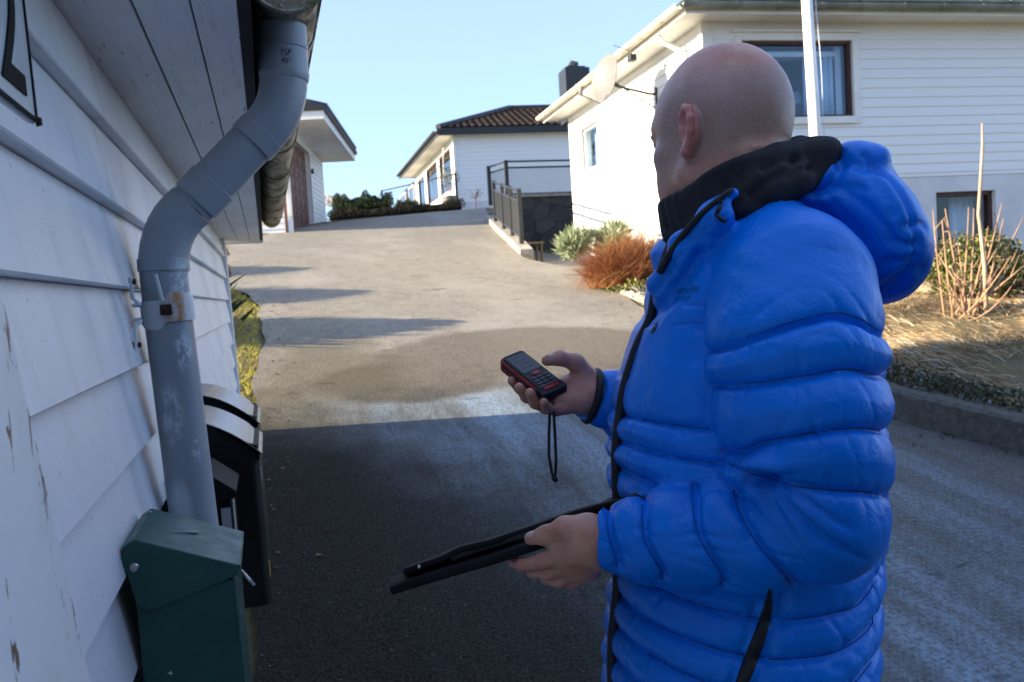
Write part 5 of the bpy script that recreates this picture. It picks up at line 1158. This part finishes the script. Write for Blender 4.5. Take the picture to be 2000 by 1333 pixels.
def f_jacket(P, parts_=False):
    t = f_torso(P); u = fU(P); o = smax(fFo(P), cutL(P), .006); r = smax(fFa(P), cutR(P), .006); c = fC(P)
    arm = smin(u, o, .006)
    if parts_: return t, u, o, r, c
    d = smin(t, c, .03); d = smin(d, r, .015); return smin(d, arm, .012)
V, F = surface(f_jacket, cv(1110, 1600, 1.3)-np.array((0, 0, .42)), cv(1800, 330, 1.3)+np.array((0, 0, .45)), .0027)
V = relax(V, F, 2, .5); N = vnormals(V, F)
dt, du, do, dr, dc = f_jacket(V, True)
reg = np.argmin(np.stack([dt, du, do, dr, dc], 1), 1)
def puff(d, w_): return 1-np.exp(-(d/w_)**.9)
h = np.zeros(len(V)); p2 = V[:, :2]
# near sleeve: seams run across it, each a plane cut through the tube
def quilt(mask, D, seams, amp, wdt, groove=.003, jag=.0008, wr=.004, run=(1, 3.2, 1)):
    if not mask.any(): return
    Q = V[mask]; q2 = Q[:, :2]+jag*np.stack([wob3(Q, 26, o=1), wob3(Q, 26, o=5)], 1); best = np.full(len(Q), .5); side = np.zeros(len(Q))
    for s in seams:
        d, t = seg_dist(q2, curve2(s, D)); m_ = d < best; best[m_] = d[m_]
    hh = -amp*(1-puff(best, wdt))-groove*np.exp(-(best/.0042)**2)
    # gathers running away from the stitching
    near = np.exp(-best/.020); h[mask] += hh-wr*1.1*ridge(Q, 62, run, 2)*near*np.clip(best/.006, 0, 1)-wr*.45*ridge(Q, 34, run, 12)*np.exp(-best/.03)-.0005*ridge(Q, 22, (1, 1, 1), 19)
slv = [[(1345, 700), (1381, 692), (1487, 647), (1560, 622), (1619, 612), (1665, 622), (1712, 642), (1760, 655)], [(1340, 800), (1400, 765), (1480, 745), (1560, 730), (1620, 720), (1670, 722), (1705, 730), (1770, 735)],
       [(1390, 925), (1441, 890), (1472, 864), (1542, 844), (1616, 831), (1680, 832), (1730, 840), (1780, 850)], [(1440, 915), (1480, 929), (1537, 942), (1610, 948), (1668, 953), (1743, 969), (1790, 980)]]
quilt(reg == 1, 1.0, slv, .015, .013, .005)
fsl = [[(1468, 935), (1445, 945), (1443, 999), (1476, 1065), (1542, 1137), (1570, 1165)], [(1375, 930), (1371, 960), (1362, 995), (1367, 1052), (1410, 1126), (1420, 1160)], [(1285, 950), (1275, 982), (1264, 1021), (1266, 1069), (1295, 1122), (1305, 1150)], [(1216, 980), (1200, 1010), (1196, 1050), (1204, 1090), (1216, 1130)]]
quilt(reg == 2, 1.02, fsl, .010, .012, .005, run=(3.2, 1, 1))
# folds fanning out of the crook of the elbow
for pts, a in (([(1480, 932), (1495, 968), (1520, 1010), (1552, 1062)], .008), ([(1482, 932), (1540, 962), (1600, 1000), (1647, 1028)], .008), ([(1484, 936), (1530, 985), (1600, 1045), (1690, 1093)], .007), ([(1484, 930), (1510, 924), (1542, 921)], .006), ([(1470, 940), (1466, 960), (1460, 985)], .006)):
    m_ = ((reg == 1) | (reg == 2)) & (V[:, 2] < 1.12); d, t = seg_dist(V[m_][:, :2], curve2(pts, .99)); h[m_] -= 1.3*a*np.exp(-(d/.0048)**2)*(1-t)**.6; h[m_] += a*.5*np.exp(-((d-.016)/.010)**2)*(1-t)
# trunk: yoke seam, baffles in front, baffles behind the pocket, a side strip
tsm = [[(1150, 815), (1187, 820), (1290, 830), (1402, 837), (1500, 840)], [(1150, 872), (1183, 877), (1300, 893), (1441, 903), (1520, 905)], [(1150, 936), (1192, 940), (1288, 955), (1400, 965), (1520, 970)], [(1150, 1000), (1190, 1008), (1290, 1022), (1450, 1040)],
       [(1150, 1068), (1190, 1072), (1290, 1095), (1450, 1120)], [(1150, 1130), (1196, 1137), (1320, 1168), (1450, 1192), (1490, 1196)], [(1140, 1197), (1179, 1205), (1300, 1238), (1428, 1262), (1480, 1268)], [(1140, 1262), (1174, 1272), (1300, 1303), (1415, 1331), (1470, 1338)], [(1140, 1335), (1300, 1372), (1460, 1400)], [(1140, 1405), (1300, 1440), (1460, 1465)], [(1140, 1475), (1300, 1500), (1460, 1520)],
       [(1512, 1196), (1590, 1190), (1668, 1178), (1721, 1143), (1770, 1120)], [(1488, 1270), (1560, 1268), (1625, 1261), (1690, 1240), (1716, 1227), (1770, 1200)], [(1470, 1350), (1560, 1350), (1640, 1338), (1714, 1305), (1770, 1285)], [(1470, 1420), (1640, 1415), (1770, 1370)], [(1470, 1490), (1640, 1490), (1770, 1450)],
       [(1660, 1105), (1722, 1070), (1770, 1050)], [(1690, 1010), (1770, 985)], [(1690, 925), (1770, 905)], [(1690, 850), (1770, 835)], [(1690, 775), (1770, 762)], [(1690, 700), (1770, 690)], [(1680, 640), (1770, 628)]]
quilt((reg == 0) & (p2[:, 1] < cv(0, 600, DT)[1]), 1.10, tsm, .011, .012, .0045, run=(1, 2.4, 1))
m_ = (reg == 0) | (reg == 4)
for pts, a, ww in (([(1372, 498), (1332, 555), (1292, 604), (1262, 617)], .013, .009), ([(1408, 490), (1392, 560), (1382, 582), (1362, 640)], .009, .007), ([(1330, 500), (1300, 548), (1276, 580)], .004, .006), ([(1512, 1140), (1497, 1205), (1468, 1290), (1440, 1345), (1430, 1420), (1425, 1500)], .007, .009), ([(1458, 1165), (1446, 1215), (1422, 1290), (1412, 1345)], .004, .006), ([(1494, 425), (1440, 500), (1398, 590), (1376, 690), (1384, 790)], .014, .010), ([(1430, 480), (1402, 560), (1372, 640), (1352, 700)], .006, .010), ([(1345, 640), (1330, 720), (1320, 800)], .0045, .012), ([(1400, 640), (1385, 720), (1380, 800)], .006, .010), ([(1280, 640), (1262, 740), (1250, 810)], .003, .014), ([(1440, 400), (1470, 412), (1540, 400), (1620, 395)], .008, .010), ([(1315, 490), (1296, 560), (1266, 640), (1236, 740)], .004, .007)):
    d, t = seg_dist(p2[m_], curve2(pts, 1.10)); h[m_] -= a*np.exp(-(d/ww)**2)
m_ = reg == 3; q = (V[m_]-cv(1195, 782, 1.437))@((elR-cv(1195, 782, 1.437))/np.linalg.norm(elR-cv(1195, 782, 1.437))); h[m_] += -.006*(1-puff(np.abs(((q+.018) % .055)-.0275), .010))+.003*wob3(V[m_], 70, (1, 1, 1), o=4)
m_ = ((reg == 4) | (reg == 0)) & (p2[:, 1] > cv(0, 640, DT)[1]); h[m_] -= .0030*ridge(V[m_], 44, (1.8, .7, 1), 25)
m_ = reg == 4; h[m_] += .0032*wob3(V[m_], 55, (1.6, .8, 1), o=6)
m_ = (reg == 0) & (p2[:, 1] > cv(0, 830, DT)[1]); h[m_] += .0030*wob3(V[m_], 24, (1, 3.5, 1), o=8)
h -= .0012*ridge(V, 13, (1.6, 1, 1), 21)+.0004*ridge(V, 30, (1, 1.5, 1), 23); h += .0012*wob3(V, 34, (1, 1, 1), o=11)+.0012*wob3(V, 75, (1.2, 1, 1), o=13)
V = V+N*h[:, None]; V = relax(V, F, 1, .15)
def m_nylon(name, c1, c2):
    t = NT(name); c = t.mix(t.rng(t.noise(3.5, 4, .6, kind='Position'), .35, .68), c1, c2)
    rg = lambda s_, k_, d_: t.rng(t.math('ABSOLUTE', t.math('SUBTRACT', t.noise(s_, 3, .55, k_, 'Position', dist=d_), .5)), 0, .09, 0, 1)
    h = t.math('ADD', t.math('ADD', rg(20, (1, 1.6, 1), .8), t.math('MULTIPLY', rg(44, (1.3, 1, 1), .5), .6)), t.noise(70, 4, .6, kind='Position', dist=.4))
    nb = t.bump(h, .13, .003); nb = t.bump(t.noise(900, 2, .5, kind='Position'), .05, .0006, nb)
    t.fin(c, .38, 0, nb, .28); return t.m
MAT['nylon'] = m_nylon('blue nylon', (.0, .20, .78), (.0, .165, .68))
MAT['fleece'] = simple('black fleece', (.022, .022, .023), (.013, .013, .014), 30, .95, .5, 300, dist=.002)
MAT['tape'] = simple('black zip tape', (.010, .010, .013), (.006, .006, .008), 60, .6, .3, 500, dist=.001)
MAT['lining'] = simple('dark grey lining', (.030, .036, .036), (.018, .022, .022), 18, .8, .3, 90)
jk = part('jacket', to_world(V), F, MAT['nylon'])
jbvh = BVHTree.FromPolygons([Vector(v) for v in V], [list(f) for f in F])
def onjacket(px, py, D=.5, lift=.001, bv=None):
    "where the jacket's cloth lies under a seam drawn on it, lifted a little off the cloth"
    d = Vector(cv(px, py, 1)); hit = (bv or jbvh).ray_cast(Vector((0, 0, 0)), d)
    if hit[0] is None: return None, None
    n = hit[1]; n = n if n.dot(d) < 0 else -n; return np.array(hit[0]+n*lift), np.array(n)
def tape(name, pts, wid, m, lift=.0015, parent=None, n=8, thick=.002):
    rows = []
    q = np.array(pts, float); out = []
    for i in range(len(q)-1):
        p0, p1, p2_, p3 = q[max(i-1, 0)], q[i], q[i+1], q[min(i+2, len(q)-1)]
        for t in np.linspace(0, 1, n, endpoint=False): out.append(.5*((2*p1)+(-p0+p2_)*t+(2*p0-5*p1+4*p2_-p3)*t*t+(-p0+3*p1-3*p2_+p3)*t**3))
    out.append(q[-1]); out = np.array(out); W_ = np.interp(np.linspace(0, 1, len(out)), np.linspace(0, 1, len(wid)), wid)
    for i, (x, y) in enumerate(out):
        t = out[min(i+1, len(out)-1)]-out[max(i-1, 0)]; t /= np.linalg.norm(t); nx, ny = -t[1], t[0]; row = []
        for k in (-1, -.4, .4, 1):
            a, _ = onjacket(x+nx*W_[i]*k, y+ny*W_[i]*k, lift=lift)
            if a is None: row = None; break
            row.append(a)
        if row: rows.append(row)
    mb = MB().grid(rows); o = part(name, to_world(np.array(mb.v)), mb.f, m, parent or jk); o.modifiers.new('t', 'SOLIDIFY').thickness = thick; return o
tape('pocket_zip', [(1504, 1152), (1494, 1209), (1465, 1292), (1444, 1345)], [3, 10, 13, 10], MAT['tape'], .002)
# the sewn seam lines, sunk in the creases
MAT['seam'] = simple('dark blue seam', (.0, .06, .28), (.0, .04, .20), 60, .7)
def seamline(pts, D):
    q = curve2(pts, D, 5); out = []
    for p in q:
        px, py = PCX+p[0]/D*FOC, PCY-p[1]/D*FOC; h_, n_ = onjacket(px, py, lift=0)
        for _ in range(3):
            if h_ is None: break
            px, py = PCX+p[0]/h_[2]*FOC, PCY-p[1]/h_[2]*FOC; h_, n_ = onjacket(px, py, lift=.0002)
        if h_ is None or h_[2] > 1.26: out.append(None)
        else: out.append(h_)
    run = []; runs = []
    for p in out+[None]:
        if p is not None and (not run or np.linalg.norm(p-run[-1]) < .03): run.append(p)
        else:
            if len(run) > 2: runs.append(run)
            run = [p] if p is not None else []
    return runs
def regof(p): return int(np.argmin([float(q[0]) for q in f_jacket(np.array(p)[None], True)]))
for grp, D, okf in ((slv, 1.0, lambda p: regof(p) == 1), (fsl, 1.02, lambda p: regof(p) == 2), (tsm, 1.10, lambda p: regof(p) == 0)):
    for s in grp:
        for r_ in seamline(s, D):
            k_ = [okf(p) for p in r_]; r_ = [p for p, q in zip(r_, k_) if q]
            if len(r_) > 3: mb = MB(); mb.tube(r_, .0008, 5); part('seam', to_world(np.array(mb.v)), mb.f, MAT['seam'], jk)
# main zip, down the front edge of the trunk
zp = []
for y in np.linspace(470, 1540, 60):
    u = cv(0, y, DT)[1]; l_ = np.interp(u, tu, tl); zp.append((l_, u, DT-.035))
frt = [Vector(p) for p in zp]; mbz = MB()
Zc = []
for p in zp:
    hit = jbvh.ray_cast(Vector((p[0]-.25, p[1], DT-.05)), Vector((1, 0, .0)))
    Zc.append(np.array((hit[0].x if hit[0] else p[0], p[1], DT-.05)))
Zc = np.array(Zc); Zs = Zc.copy()
for _ in range(3): Zs[1:-1] = (Zs[:-2]+Zs[1:-1]*2+Zs[2:])/4
mbz.tube([p+np.array((-.001, 0, 0)) for p in Zs], .0072, 8); part('front_zip', to_world(np.array(mbz.v)), mbz.f, MAT['tape'], jk)
edge = [(1290, 530), (1306, 500), (1335, 458), (1368, 420), (1400, 392), (1428, 371)]
mb = MB(); pts = []
for x, y in edge:
    for k in range(2, 26, 2):
        a, n_ = onjacket(x+k, y+k*.8, lift=.0035)
        if a is not None and a[2] < 1.26: pts.append(a); break
pts = [(1-t)*pts[i]+t*pts[i+1] for i in range(len(pts)-1) for t in (0, .34, .67)]+[pts[-1]]
for _ in range(3): pts = [pts[0]]+[(pts[i-1]+pts[i]*2+pts[i+1])/4 for i in range(1, len(pts)-1)]+[pts[-1]]
mb.tube(pts, np.linspace(.0055, .0035, len(pts)).tolist(), 8); part('collar_edge', to_world(np.array(mb.v)), mb.f, MAT['tape'], jk)
mb = MB()
for (x0, y0), (x1, y1) in (((1404, 396), (1440, 412)), ((1408, 400), (1398, 420)), ((1398, 420), (1412, 432)), ((1412, 432), (1438, 412))):
    a, _ = onjacket(x0, y0, lift=.004); b, _ = onjacket(x1, y1, lift=.004)
    if a is not None and b is not None: mb.tube([a, (a+b)/2, b], [.002, .0028, .002], 8)
if mb.v: part('drawcord', to_world(np.array(mb.v)), mb.f, MAT['tape'], jk)
tape('vent_slit', [(1284, 632), (1278, 643), (1273, 652)], [1.5, 3, 1.5], MAT['tape'], .001)
# the faint printed words on the chest
MAT['print'] = simple('green print', (.01, .24, .34), (.005, .18, .36), 60, .6)
def prints(txt, x, y, sz, ang):
    V_, F_ = textmesh(txt, sz, .0003, .0002); out = []
    for v in V_:
        px = x+v[0]*math.cos(ang)*1.0+v[1]*math.sin(ang)*.25; py = y+v[0]*math.sin(ang)-v[1]; a, _ = onjacket(px, py, lift=.0012); out.append(a if a is not None else cv(px, py, 1.1))
    part('print', to_world(np.array(out)), F_, MAT['print'], jk, smooth=False)
prints('GOLFE', 1342, 568, 15, -.10); prints('SPORT', 1334, 584, 10, -.10)
# cuffs
mb = MB(); c0, c1 = cv(1161, 775, 1.430), cv(1148, 772, 1.428); ax = (c1-c0)/np.linalg.norm(c1-c0); mb.tube([c0, c0+ax*.004, c1-ax*.002, c1], [.0455, .0475, .0455, .040], 28, cap=False); part('cuff_binding', to_world(np.array(mb.v)), mb.f, MAT['tape'], jk)
mb = MB(); mb.tube([cv(1224, 978, 1.13), cv(1240, 972, 1.128), cv(1256, 978, 1.125)], [.004, .007, .004], 8); part('cuff_tab', to_world(np.array(mb.v)), mb.f, MAT['tape'], jk)

# --- hood, hanging behind the neck
e1 = np.array((.50, -.866, 0)); e2 = np.array((.866, .50, 0)); e3 = np.array((0, 0, 1.))
HCc = cv(1668, 448, 1.25)
hood = [el(HCc, (.106, .066, .150), .03, 'u', [e1, e2, e3]), el(cv(1694, 498, 1.25), (.072, .058, .140), .03, 'u', [e1, e2, e3]), rc(cv(1480, 402, 1.17), cv(1600, 372, 1.20), .028, .040, .03), rc(cv(1590, 378, 1.20), cv(1650, 385, 1.24), .038, .055, .04), rc(cv(1510, 395, 1.34), cv(1640, 365, 1.30), .028, .05, .03),
        el(cv(1640, 330, 1.24), (.026, .032, .09), .02), el(cv(1668, 332, 1.25), (.030, .030, .10), .02), rc(cv(1676, 330, 1.24), cv(1732, 425, 1.24), .030, .036, .03), rc(cv(1732, 425, 1.24), cv(1748, 522, 1.24), .036, .030, .03)]
# the rim carries round on the far side as well
fh = field(hood)
V, F = surface(fh, cv(1440, 620, 1.25)-np.array((0, 0, .24)), cv(1860, 240, 1.25)+np.array((0, 0, .24)), .0032)
V = relax(V, F, 2, .5); N = vnormals(V, F); h = np.zeros(len(V))
for pts, a, ww in (([(1674, 272), (1672, 300), (1660, 325), (1640, 352), (1618, 366)], .010, .008), ([(1672, 300), (1690, 305), (1730, 325)], .006, .008), ([(1618, 366), (1590, 352), (1560, 350)], .006, .008), ([(1712, 290), (1748, 350), (1775, 420), (1790, 500), (1780, 570)], .006, .005), ([(1622, 352), (1660, 352), (1690, 365)], .005, .010), ([(1500, 398), (1550, 385), (1610, 400), (1650, 430)], .006, .010), ([(1560, 372), (1600, 392), (1640, 400)], .005, .008), ([(1500, 375), (1508, 392), (1505, 415)], .006, .007), ([(1765, 445), (1790, 438), (1810, 440)], .005, .006), ([(1770, 545), (1790, 530), (1815, 525)], .007, .008), ([(1755, 565), (1772, 556), (1795, 556)], .007, .008), ([(1650, 352), (1690, 395), (1735, 455)], .0035, .006), ([(1632, 362), (1662, 405), (1700, 470)], .003, .006), ([(1604, 372), (1640, 408), (1668, 450)], .003, .006), ([(1700, 320), (1722, 370), (1738, 420)], .003, .006), ([(1560, 388), (1600, 412), (1650, 455)], .004, .007), ([(1740, 470), (1765, 480), (1790, 478)], .005, .006), ([(1745, 510), (1768, 512), (1790, 505)], .005, .006)):
    d, t = seg_dist(V[:, :2], curve2(pts, 1.11)); h -= a*np.exp(-(d/ww)**2)
left = np.exp(-(np.maximum(V[:, 0]-cv(1640, 0, 1.15)[0], 0)/.05)); h += .004*wob3(V, 48, (1, 1, 1), o=15)*left + .0022*wob3(V, 26, (1, 1.6, 1), o=17)
V = relax(V+N*h[:, None], F, 1, .4); part('hood', to_world(V), F, MAT['nylon'])

# --- black fleece collar round the neck
rim = [((1297, 402, 1.245), (1313, 466, 1.25)), ((1340, 376, 1.165), (1362, 440, 1.165)), ((1400, 341, 1.125), (1424, 412, 1.13)), ((1460, 316, 1.12), (1490, 385, 1.125)), ((1512, 298, 1.145), (1545, 362, 1.145)), ((1548, 296, 1.20), (1580, 358, 1.20)), ((1552, 297, 1.27), (1585, 355, 1.28)), ((1510, 300, 1.33), (1535, 365, 1.34)), ((1450, 325, 1.35), (1470, 390, 1.36)), ((1390, 360, 1.34), (1410, 420, 1.35)), ((1330, 392, 1.30), (1350, 450, 1.31))]
fl_ = []
NR = len(rim)
def crv(i, t, j):
    p = [cv(*rim[(i+k) % NR][j]) for k in (-1, 0, 1, 2)]; return .5*((2*p[1])+(-p[0]+p[2])*t+(2*p[0]-5*p[1]+4*p[2]-p[3])*t*t+(-p[0]+3*p[1]-3*p[2]+p[3])*t**3)
for i in range(NR):
    for t in (0, .25, .5, .75):
        a, b = crv(i, t, 0), crv(i, t, 1); fl_.append(rc(a, b, .0105, .015, .010))
fl_ += [rc(cv(1440, 395, 1.122), cv(1545, 345, 1.145), .022, .026, .012), rc(cv(1480, 350, 1.125), cv(1550, 325, 1.15), .020, .024, .012), rc(cv(1518, 312, 1.15), cv(1575, 310, 1.19), .022, .026, .012), rc(cv(1500, 330, 1.14), cv(1570, 335, 1.17), .022, .026, .012), rc(cv(1560, 300, 1.23), cv(1590, 330, 1.24), .026, .03, .012), el(cv(1570, 318, 1.19), (.052, .026, .05), .012, 'u', [(.85, .5, 0), (-.5, .85, 0), (0, 0, 1)]), rc(cv(1455, 400, 1.13), cv(1540, 352, 1.14), .018, .024, .012), rc(cv(1540, 352, 1.14), cv(1606, 318, 1.19), .024, .022, .012), el(cv(1600, 310, 1.24), (.024, .028, .06), .012)]
ff = field(fl_)
V, F = surface(ff, cv(1270, 490, 1.2)-np.array((0, 0, .14)), cv(1650, 250, 1.2)+np.array((0, 0, .24)), .003)
V = relax(V, F, 9, .5); N = vnormals(V, F); h = .0026*wob3(V, 34, (1.5, 1, 1), o=3)-.003*ridge(V, 26, (1.7, 1, 1), 9)
for pts, a, ww in (([(1490, 330), (1520, 312), (1556, 296), (1575, 300)], .007, .007), ([(1462, 385), (1500, 352), (1540, 330), (1560, 300)], .009, .007), ([(1540, 348), (1570, 330), (1600, 322)], .006, .006), ([(1590, 290), (1600, 310), (1596, 330)], .006, .006), ([(1440, 352), (1480, 326), (1510, 318)], .004, .008)):
    d, t = seg_dist(V[:, :2], curve2(pts, 1.12)); h -= a*np.exp(-(d/ww)**2)
V = relax(V+N*h[:, None], F, 1, .4); col_ = part('fleece_collar', to_world(V), F, MAT['fleece'])
mb = MB(); mb.tube([cv(1303, 448, 1.235), cv(1301, 456, 1.233), cv(1299, 464, 1.233)], [.0025, .005, .003], 8); mb.tube([cv(1300, 462, 1.232), cv(1296, 470, 1.23), cv(1301, 474, 1.23), cv(1303, 464, 1.231)], .0018, 6); mb.tube([cv(1306, 455, 1.236), cv(1306, 500, 1.24)], .003, 6)
part('zip_pull', to_world(np.array(mb.v)), mb.f, MAT['tape'], col_)
# thumb nails
MAT['nail'] = simple('finger nail', (.74, .46, .38), (.66, .38, .31), 80, .3)
for p, q, nn in ((cv(1034, 1050, 1.119), cv(1060, 1046, 1.108), (-.1, .75, -.65)), (cv(1067, 702, 1.386), cv(1090, 699, 1.398), (-.25, .85, -.45))):
    t_ = (q-p)/np.linalg.norm(q-p); nn = np.array(nn); nn -= t_*(nn@t_); nn /= np.linalg.norm(nn); s_ = np.cross(nn, t_); c_ = p+t_*.006
    rows = [[c_+t_*(u*.0065)+s_*(v*.0058)+nn*(.0083-.0034*v*v-.0012*u*u-.0006*(u < -.6)) for v in np.linspace(-1, 1, 7)*math.sqrt(max(.15, 1-.75*abs(u)**4))] for u in np.linspace(-1, 1, 7)]
    mb = MB().grid(rows); o = part('fingernail', to_world(np.array(mb.v)), mb.f, MAT['nail']); o.modifiers.new('t', 'SOLIDIFY').thickness = .0012
# --- trousers and shoes (below the picture)
tp = [rc(hip+up_w*.08, hip-up_w*.03, .150, .150, .05)]
for hj, kn, an, toe, zf in feet: tp += chain([hj, kn, an+up_w*.02], [.105, .078, .066], .03)
V, F = surface(field(tp), (np.array([p.c for p in tp])-.6).min(0), (np.array([p.c for p in tp])+.6).max(0), .008); V = relax(V, F, 2); part('trousers', to_world(V), F, MAT['lining'])
for hj, kn, an, toe, zf in feet:
    pr = [rc(an-up_w*.035, toe+fwd*.01, .042, .036, .02), rc(an+up_w*.01, an-up_w*.03, .045, .043, .02)]; fs = field(pr); bt0 = an-up_w*.083
    V, F = surface(lambda P: smax(fs(P), -((P-bt0)@up_w), .004), an-.3, an+.3, .005); part('shoe', to_world(V), F, MAT['fleece'])

# ------------------------------------------------------------------ what he holds
# measuring device
dA, dB, dC, dD = cv(972, 697, 1.452), cv(1022, 682, 1.470), cv(1106, 748, 1.385), cv(1062, 771, 1.362)
ax_l = ((dC+dD)/2-(dA+dB)/2); Ld = np.linalg.norm(ax_l); ax_l /= Ld; ax_w = (dB-dA+dC-dD)/2; ax_w -= ax_l*(ax_w@ax_l); Wd_ = np.linalg.norm(ax_w); ax_w /= Wd_; ax_n = np.cross(ax_l, ax_w); ax_n = ax_n if ax_n[1] > 0 else -ax_n
Wd_ = max(Wd_, .046); ctr = (dA+dB+dC+dD)/4
def dv(a, b, c): return to_world((ctr+ax_l*a+ax_w*b+ax_n*c)[None])[0]
TH = .026
dev = thing('measuring_device', 'red and black handheld measuring device with screen and keypad held in the far hand', 'measuring device', tuple(dv(0, 0, -TH)))
def slab(name, m, a0, a1, b0, b1, c0, c1, bev, root, parent=None, rnd=.006):
    loop = []
    for sa, sb, q0 in ((a1-rnd, b1-rnd, 0), (a0+rnd, b1-rnd, math.pi/2), (a0+rnd, b0+rnd, math.pi), (a1-rnd, b0+rnd, 1.5*math.pi)):
        loop += [(sa+rnd*math.cos(q), sb+rnd*math.sin(q)) for q in np.linspace(q0, q0+math.pi/2, 5)]
    n = len(loop); Vv = [dv(a, b, c) for c in (c0, c1) for a, b in loop]
    mb = MB().add(Vv, [list(range(n))[::-1], list(range(n, 2*n))]+[(i, (i+1) % n, n+(i+1) % n, n+i) for i in range(n)]); return fixn(mb.build(name, m, root, parent, bevel=bev))
MAT['red'] = simple('red casing', (.42, .016, .022), (.30, .012, .016), 30, .4, .08, 200)
MAT['rubber'] = simple('black rubber', (.012, .012, .014), (.008, .008, .010), 60, .6, .2, 400, dist=.001)
MAT['screen'] = NT('dim screen').fin((.030, .040, .052), .12, 0, None, .6)
MAT['key'] = simple('grey key', (.055, .06, .068), (.04, .045, .05), 60, .5); MAT['legend'] = simple('key legend', (.30, .32, .35), rough=.6)
hl_, hw_ = Ld/2, Wd_/2
slab('body', MAT['red'], -hl_, hl_, -hw_, hw_, -TH, -.003, .003, dev)
slab('grip', MAT['rubber'], -hl_+.004, hl_-.0, -hw_-.0012, hw_+.0012, -TH+.011, -.009, .002, dev)
slab('end_bumper', MAT['rubber'], hl_-.022, hl_+.0025, -hw_-.001, hw_+.001, -TH+.010, -.001, .003, dev)
slab('face', MAT['rubber'], -hl_+.004, hl_-.010, -hw_+.003, hw_-.003, -.004, .0002, .001, dev)
slab('screen', MAT['screen'], -hl_+.012, -hl_+.064, -hw_+.006, hw_-.006, .0002, .0008, .0002, dev, rnd=.002)
for i in range(4): slab('readout', MAT['key'], -hl_+.018+i*.011, -hl_+.0186+i*.011, -hw_+.009, hw_-.012, .0008, .0010, 0, dev, rnd=.0002)
slab('measure_key', MAT['red'], -hl_+.068, -hl_+.077, -.007, .007, .0002, .0018, .0006, dev, rnd=.003)
for i in range(4):
    for j in (-1, 0, 1): slab('key', MAT['key'], -hl_+.080+i*.0085, -hl_+.0862+i*.0085, j*.0115-.0045, j*.0115+.0045, .0002, .0015, .0005, dev, rnd=.002)
slab('front_plate', MAT['red'], hl_-.018, hl_-.006, -.014, .014, -.001, .0005, .0003, dev, rnd=.003)
# its wrist strap
s0 = cv(1077, 785, 1.372)
def sp(pts): return [cv(*p) for p in pts]
stp = thing('wrist_strap', 'thin black wrist strap hanging in a loop below the red device', 'strap', tuple(to_world(cv(1083, 938, 1.372)[None])[0]))
for pts in ([(1077, 783, 1.372), (1074, 800, 1.372), (1072, 850, 1.372), (1072, 890, 1.372), (1078, 925, 1.372), (1082, 933, 1.372)], [(1080, 783, 1.372), (1081, 800, 1.371), (1084, 850, 1.370), (1086, 900, 1.371), (1085, 925, 1.372), (1083, 933, 1.372)]):
    mb = MB(); mb.tube(sp(pts), [.0016, .0024, .0024, .0024, .0022, .0016], 8); newmesh('cord', to_world(np.array(mb.v)), mb.f, MAT['tape'], stp, smooth=True)
mb = MB(); mb.tube(sp([(1079, 931, 1.372), (1084, 936, 1.370), (1087, 940, 1.372)]), [.003, .0052, .003], 10); newmesh('knot', to_world(np.array(mb.v)), mb.f, MAT['tape'], stp, smooth=True)
# folder: two covers opening towards the left
MAT['leather'] = simple('black folder cover', (.009, .009, .010), (.005, .005, .006), 14, .7, .25, 160, dist=.002, spec=.2)
fo = thing('folder', 'open black folder held in the near hand', 'folder', tuple(to_world(cv(1010, 1090, 1.16)[None])[0]))
def cover(name, near, back, thick, m, crease=()):
    # near: edge points (px,py,d) from the left end to the spine; back: offset into the distance
    N_ = np.array([cv(*p) for p in near]); rows = []
    for k in np.linspace(0, 1, 8): rows.append(N_+np.array(back)*k+np.array((0, 1, 0))*(.006*math.sin(k*math.pi)))
    mb = MB().grid(rows); o = newmesh(name, to_world(np.array(mb.v)), mb.f, m, fo, smooth=True); s = o.modifiers.new('t', 'SOLIDIFY'); s.thickness = thick; s.offset = 0; b_ = o.modifiers.new('b', 'BEVEL'); b_.width = thick*.3; b_.limit_method = 'ANGLE'; b_.segments = 2; return o
bk, bk2 = (-.026, -.043, .20), (-.026, -.060, .20)
cover('lower_cover', [(762, 1156, 1.19), (800, 1143, 1.18), (870, 1122, 1.165), (960, 1096, 1.148), (1050, 1066, 1.132), (1130, 1040, 1.128), (1200, 1010, 1.13)], bk, .0125, MAT['leather'])
cover('upper_cover', [(788, 1118, 1.20), (860, 1094, 1.188), (900, 1074, 1.18), (960, 1060, 1.172), (1050, 1030, 1.165), (1130, 1002, 1.16), (1175, 990, 1.158), (1245, 974, 1.15)], bk2, .0085, MAT['leather'])
cover('tablet_holder', [(880, 1092, 1.185), (930, 1074, 1.178), (1000, 1054, 1.168), (1080, 1032, 1.160)], bk2, .010, MAT['rubber'])
cover('spine', [(1205, 1008, 1.131), (1228, 994, 1.134), (1240, 980, 1.142), (1246, 975, 1.150)], bk, .006, MAT['leather'])
mb = MB(); c0 = cv(819, 1107, 1.192); mb.tube([c0, c0+np.array((0, .0, -.004))], [.0024, .0016], 10); newmesh('clasp_stud', to_world(np.array(mb.v)), mb.f, MAT['steel'], fo)
